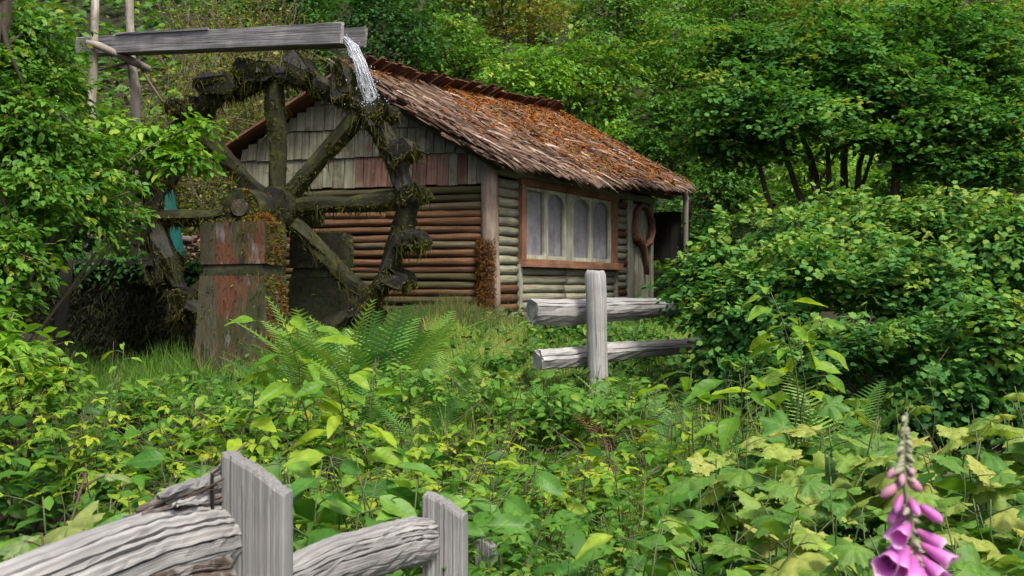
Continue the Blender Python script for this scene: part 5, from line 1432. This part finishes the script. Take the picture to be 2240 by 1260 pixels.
# fine leaved yellow plants with bare twigs
G5 = 'fine leaved yellowish shrubs at the bottom middle'
for px, py, Y, lb in ((1140, 1050, 4.3, 'fine leaved yellow shrub right of the narrow near post'), (1270, 1075, 4.0, 'fine leaved yellow shrub at the bottom centre'), (1060, 1130, 3.5, 'fine leaved shrub close behind the last short post'), (1210, 1165, 3.5, 'lowest fine leaved shrub at the bottom edge'), (1350, 1040, 4.6, 'fine leaved shrub with dry twigs below the split rail post')):
    top = P(px, py, Y); g = gzf(top.x, Y); H = top.z - g
    o = thing('yellow_shrub', lb, 'bush', (top.x, Y, g), G5)
    mb = MB(); E = []
    for k in range(26):
        a = rnd.uniform(0, 6.28); r = .42 * rnd.random() ** .5
        e = Vector((top.x + r * math.cos(a), Y + r * math.sin(a), g + H * rnd.uniform(.6, 1)))
        pts = curve((top.x + rnd.uniform(-.1, .1), Y, g), e, .02, 6, .06)
        mb.sweep(pts, circ(1, 4), (0, 1, 0), [.004 - .0005 * i for i in range(7)], 0, 0, True); E += [tuple(q) for q in pts[2:]]
    mb.build('twigs', M['stem_brown'], o, 'stuff')
    E = np.array(E); n = 900
    p = E[nr.integers(len(E), size=n)] + nr.normal(0, .06, (n, 3))
    leaf_mesh('leaves', TO, p, nr.normal(0, 1, (n, 3)) * np.array([1, 1, .35]), np.array([0, 0, 1]) + nr.normal(0, .4, (n, 3)), nr.uniform(.02, .05, n), np.clip(nr.normal(.5, .2, n), 0, 1), M['l_mid'], o, 'stuff')
# ferns
def fern(label, px, py, Y, n, size, meshes, group, tilt=(.55, 1.25), name='fern'):
    c = P(px, py, Y); g = gzf(c.x, Y)
    o = thing(name, label, 'fern', (c.x, Y, g), group)
    for k in range(n):
        az = 2 * math.pi * (k + rnd.uniform(-.8, .8)) / n
        el = rnd.uniform(*tilt)
        x = Vector((math.cos(az) * math.cos(el), math.sin(az) * math.cos(el), math.sin(el)))
        nrm = Vector((-math.cos(az) * math.sin(el), -math.sin(az) * math.sin(el), math.cos(el))) 
        inst('frond', rnd.choice(meshes), frame(Vector((c.x + .03 * math.cos(az), Y + .03 * math.sin(az), g - .02)), x, nrm, size * rnd.uniform(.75, 1.1)), o)
G6 = 'green ferns between the wheel and the path'
for px, Y, s, lb in ((770, 10.6, 1.05, 'large arching fern at the right foot of the near pier'), (880, 11.0, 1.0, 'lacy fern before the lower right of the wheel'), (700, 9.6, .85, 'fern just right of the tallest bright shoot'), (960, 10.2, .8, 'fern at the left side of the grass path'), (830, 9.2, .8, 'nearest fern of the group right of the pier'), (1030, 9.2, .6, 'small fern on the grass path'), (1475, 7.6, .6, 'shady fern right of the split rail post'), (1830, 8.2, .95, 'fern rising before the dark right shrub'), (1390, 3.7, .55, 'feathery fern at the bottom edge right of centre'), (940, 8.2, .6, 'low fern left of the cut log ends'), (735, 10.9, .95, 'fern leaning on the right side of the near pier'), (820, 11.4, .9, 'fern below the wheel rim, behind the large arching fern'),
 (925, 11.6, .8, 'fern before the mossy gable logs'), (985, 9.4, .75, 'fern in front of the grass path'), (1075, 10.4, .55, 'small fern before the corner trunk of the cabin'), (1130, 9.3, .55, 'small fern left of the lower rail end'),
 (660, 9.9, .8, 'fern at the foot of the near pier'), (800, 10.0, 1.15, 'tall upright fern in the middle of the group right of the pier'), (860, 9.7, 1.0, 'wide fern right of the tall upright fern'), (715, 10.2, 1.05, 'tall fern against the right side of the pier foot'), (780, 8.6, .65, 'low fern below the large arching fern'), (1230, 9.2, .5, 'small fern under the lower rail'), (1370, 9.4, .6, 'fern in the shade under the rails right of the post')):
    fern(lb, px, 800, Y, rnd.randint(9, 16), s, L_FERN, G6, (.45, 1.4))
G7 = 'withered brown ferns near the split rail post'
for px, Y, s, lb in ((1370, 8.0, .6, 'withered brown fern right behind the split rail post'), (1290, 5.8, .55, 'withered fern below the split rail post'), (1450, 5.6, .6, 'withered fern left of the thimbleberries')):
    fern(lb, px, 900, Y, 9, s, L_DEAD, G7, (.2, 1.3), 'dead_fern')

# ------------------------------------------------------------------ foxglove
fx = thing('foxglove', 'pink foxglove spike with hanging bells at the lower right', 'flower', (P(2005, 1260, 1.5).x, 1.5, 0))
M['bell'] = None
m, nt, nd, lk, pb = newmat('foxglove_petal')
a = nd.new('ShaderNodeAttribute'); a.attribute_name = 'tint'
c_ = ramp_out(nd, lk, a.outputs['Fac'], [(0, (.40, .12, .30)), (.4, (.50, .12, .42)), (.85, (.62, .22, .56)), (1, (.74, .46, .68))])
tc = nd.new('ShaderNodeTexCoord'); sp_ = noise_n(nd, lk, tc.outputs['Object'], 14.0, 2)
c_ = mix_c(nd, lk, math_n(nd, lk, 'MULTIPLY', math_n(nd, lk, 'GREATER_THAN', sp_, .62), .35), c_, (.34, .06, .24))
lk.new(c_, pb.inputs['Base Color']); pb.inputs['Roughness'].default_value = .5
tr = nd.new('ShaderNodeBsdfTranslucent'); lk.new(c_, tr.inputs[0]); mx = nd.new('ShaderNodeMixShader'); mx.inputs[0].default_value = .35
lk.new(pb.outputs[0], mx.inputs[1]); lk.new(tr.outputs[0], mx.inputs[2]); lk.new(mx.outputs[0], nd['Material Output'].inputs[0])
M['bell'] = m
M['bud'] = plain_mat('grey_green_bud', (.22, .23, .15), .7)
M['budpink'] = plain_mat('pink_bud', (.36, .17, .23), .65)
M['fox_stem'] = plain_mat('foxglove_stem', (.16, .19, .09), .7)
def tube_mesh(name, prof, n, mat, lip=0.0):
    v, f, t = [], [], []
    for i, (x, r) in enumerate(prof):
        for k in range(n):
            a = 2 * math.pi * k / n
            rr = r * (1 + (lip * .12 * math.cos(5 * a) if i >= len(prof) - 2 else 0))
            xx = x + (lip * .12 * (1 if math.cos(a) > .3 else 0) if i >= len(prof) - 2 else 0)
            v.append((xx, rr * math.cos(a), rr * math.sin(a))); t.append(x)
    for i in range(len(prof) - 1):
        for k in range(n):
            k2 = (k + 1) % n; f.append((i * n + k, i * n + k2, (i + 1) * n + k2, (i + 1) * n + k))
    if prof[0][1] > .001: f.append(tuple(range(n))[::-1])
    me = bpy.data.meshes.new(name); me.from_pydata(v, [], f); me.polygons.foreach_set('use_smooth', [True] * len(f))
    at = me.attributes.new('tint', 'FLOAT', 'POINT'); at.data.foreach_set('value', t)
    me.materials.append(mat); return me
BELL = tube_mesh('bell', [(0, .06), (.06, .13), (.2, .17), (.4, .2), (.6, .25), (.78, .28), (.9, .29), (1.0, .32), (1.02, .345)], 14, M['bell'], 1.0)
BELL2 = tube_mesh('closed_bell', [(0, .06), (.06, .13), (.25, .18), (.5, .21), (.75, .2), (.92, .13), (1, .02)], 12, M['bell'])
BUD = tube_mesh('bud', [(0, .06), (.15, .2), (.4, .24), (.7, .17), (.88, .07), (1, .01)], 8, M['bud'])
BUDP = tube_mesh('pink_bud', [(0, .1), (.2, .22), (.5, .26), (.8, .22), (1, .03)], 9, M['budpink'])
sx = [(2010, 1600), (2006, 1300), (1998, 1200), (1990, 1130), (1980, 1060), (1978, 1000), (1977, 950), (1981, 905)]
Yf = 1.5
base = P(2005, 1260, Yf)
MB().sweep([Vector((base.x + .02, Yf, -.03)), Vector((base.x + .01, Yf, .5))] + [P(x, y, Yf) for x, y in sx], circ(1, 8), (0, 1, 0), [.006, .0058, .0055, .005, .0047, .0043, .004, .0035, .003, .002], 0, 0, True).build('stem', M['fox_stem'], fx)
def flw(me, nm, ax_, ay_, bx_, by_, dy, w=1.0):
    a = P(ax_, ay_, Yf); b = P(bx_, by_, Yf + dy); d = b - a; L = d.length
    inst(nm, me, frame(a, d, Vector((.1, -1, .3)), L, L * w, L * w), fx)
    ca = P(ax_, ay_, Yf)
for args in ((1990, 1145, 1966, 1178, -.035), (1972, 1180, 1945, 1232, -.03), (1985, 1195, 1968, 1250, -.035), (1990, 1225, 1978, 1300, -.03), (2008, 1225, 2034, 1305, -.03), (2012, 1190, 2078, 1228, -.02), (1975, 1230, 1950, 1290, -.02), (1996, 1240, 2006, 1320, -.035), (2000, 1270, 2050, 1340, .02), (1985, 1265, 1930, 1330, .02), (1978, 1160, 1952, 1205, -.005), (1980, 1210, 1940, 1262, .015), (2002, 1200, 2022, 1262, -.012), (1982, 1250, 1962, 1322, -.045), (2004, 1160, 2052, 1190, .012), (2002, 1290, 2022, 1370, -.04), (1990, 1300, 1955, 1380, -.035), (1975, 1130, 1946, 1176, .01), (2008, 1215, 2060, 1262, -.03), (1968, 1205, 1936, 1240, -.05), (1996, 1215, 2000, 1282, -.05), (2014, 1250, 2076, 1300, .0), (1976, 1255, 1942, 1305, -.05)):
    flw(BELL, 'bell', *args, .80)
for args in ((1972, 1082, 1958, 1122, -.01), (2012, 1105, 2062, 1142, -.01), (1990, 1090, 2010, 1128, -.02), (1962, 1108, 1944, 1146, .0), (1985, 1105, 1966, 1156, .01)): flw(BELL2, 'bell', *args)
for args in ((1966, 1022, 1940, 1046, -.005), (1972, 1035, 1972, 1062, -.012), (1966, 1060, 1926, 1088, 0), (1986, 1045, 2016, 1076, 0), (1985, 1020, 2000, 1042, -.008)): flw(BUDP, 'bud', *args)
for k in range(54):
    t = k / 54; y = 905 + 150 * t + rnd.uniform(-4, 4); s = (-1) ** k * (6 + 26 * t) * rnd.uniform(.5, 1.1)
    flw(BUD, 'bud', 1979 + s * .15, y, 1979 + s, y + rnd.uniform(2, 14) + 8 * t, rnd.uniform(-.012, .012), 1.15)
for k in range(22):   # green calyces between the bells
    y = 1090 + 9 * k + rnd.uniform(-4, 4); s = rnd.choice((-1, 1)) * rnd.uniform(8, 26)
    flw(BUD, 'calyx', 1985 + (y - 1060) * .1, y, 1985 + (y - 1060) * .1 + s, y + rnd.uniform(6, 16), rnd.uniform(-.02, .01), .9)
for k in range(7):
    az = k * .9 + .3
    inst('leaf', L_OVAL[k % 4], frame(Vector((base.x + .01, Yf, .08 + .07 * k)), Vector((math.cos(az), math.sin(az), .35)), Vector((0, 0, 1)), .2), fx)
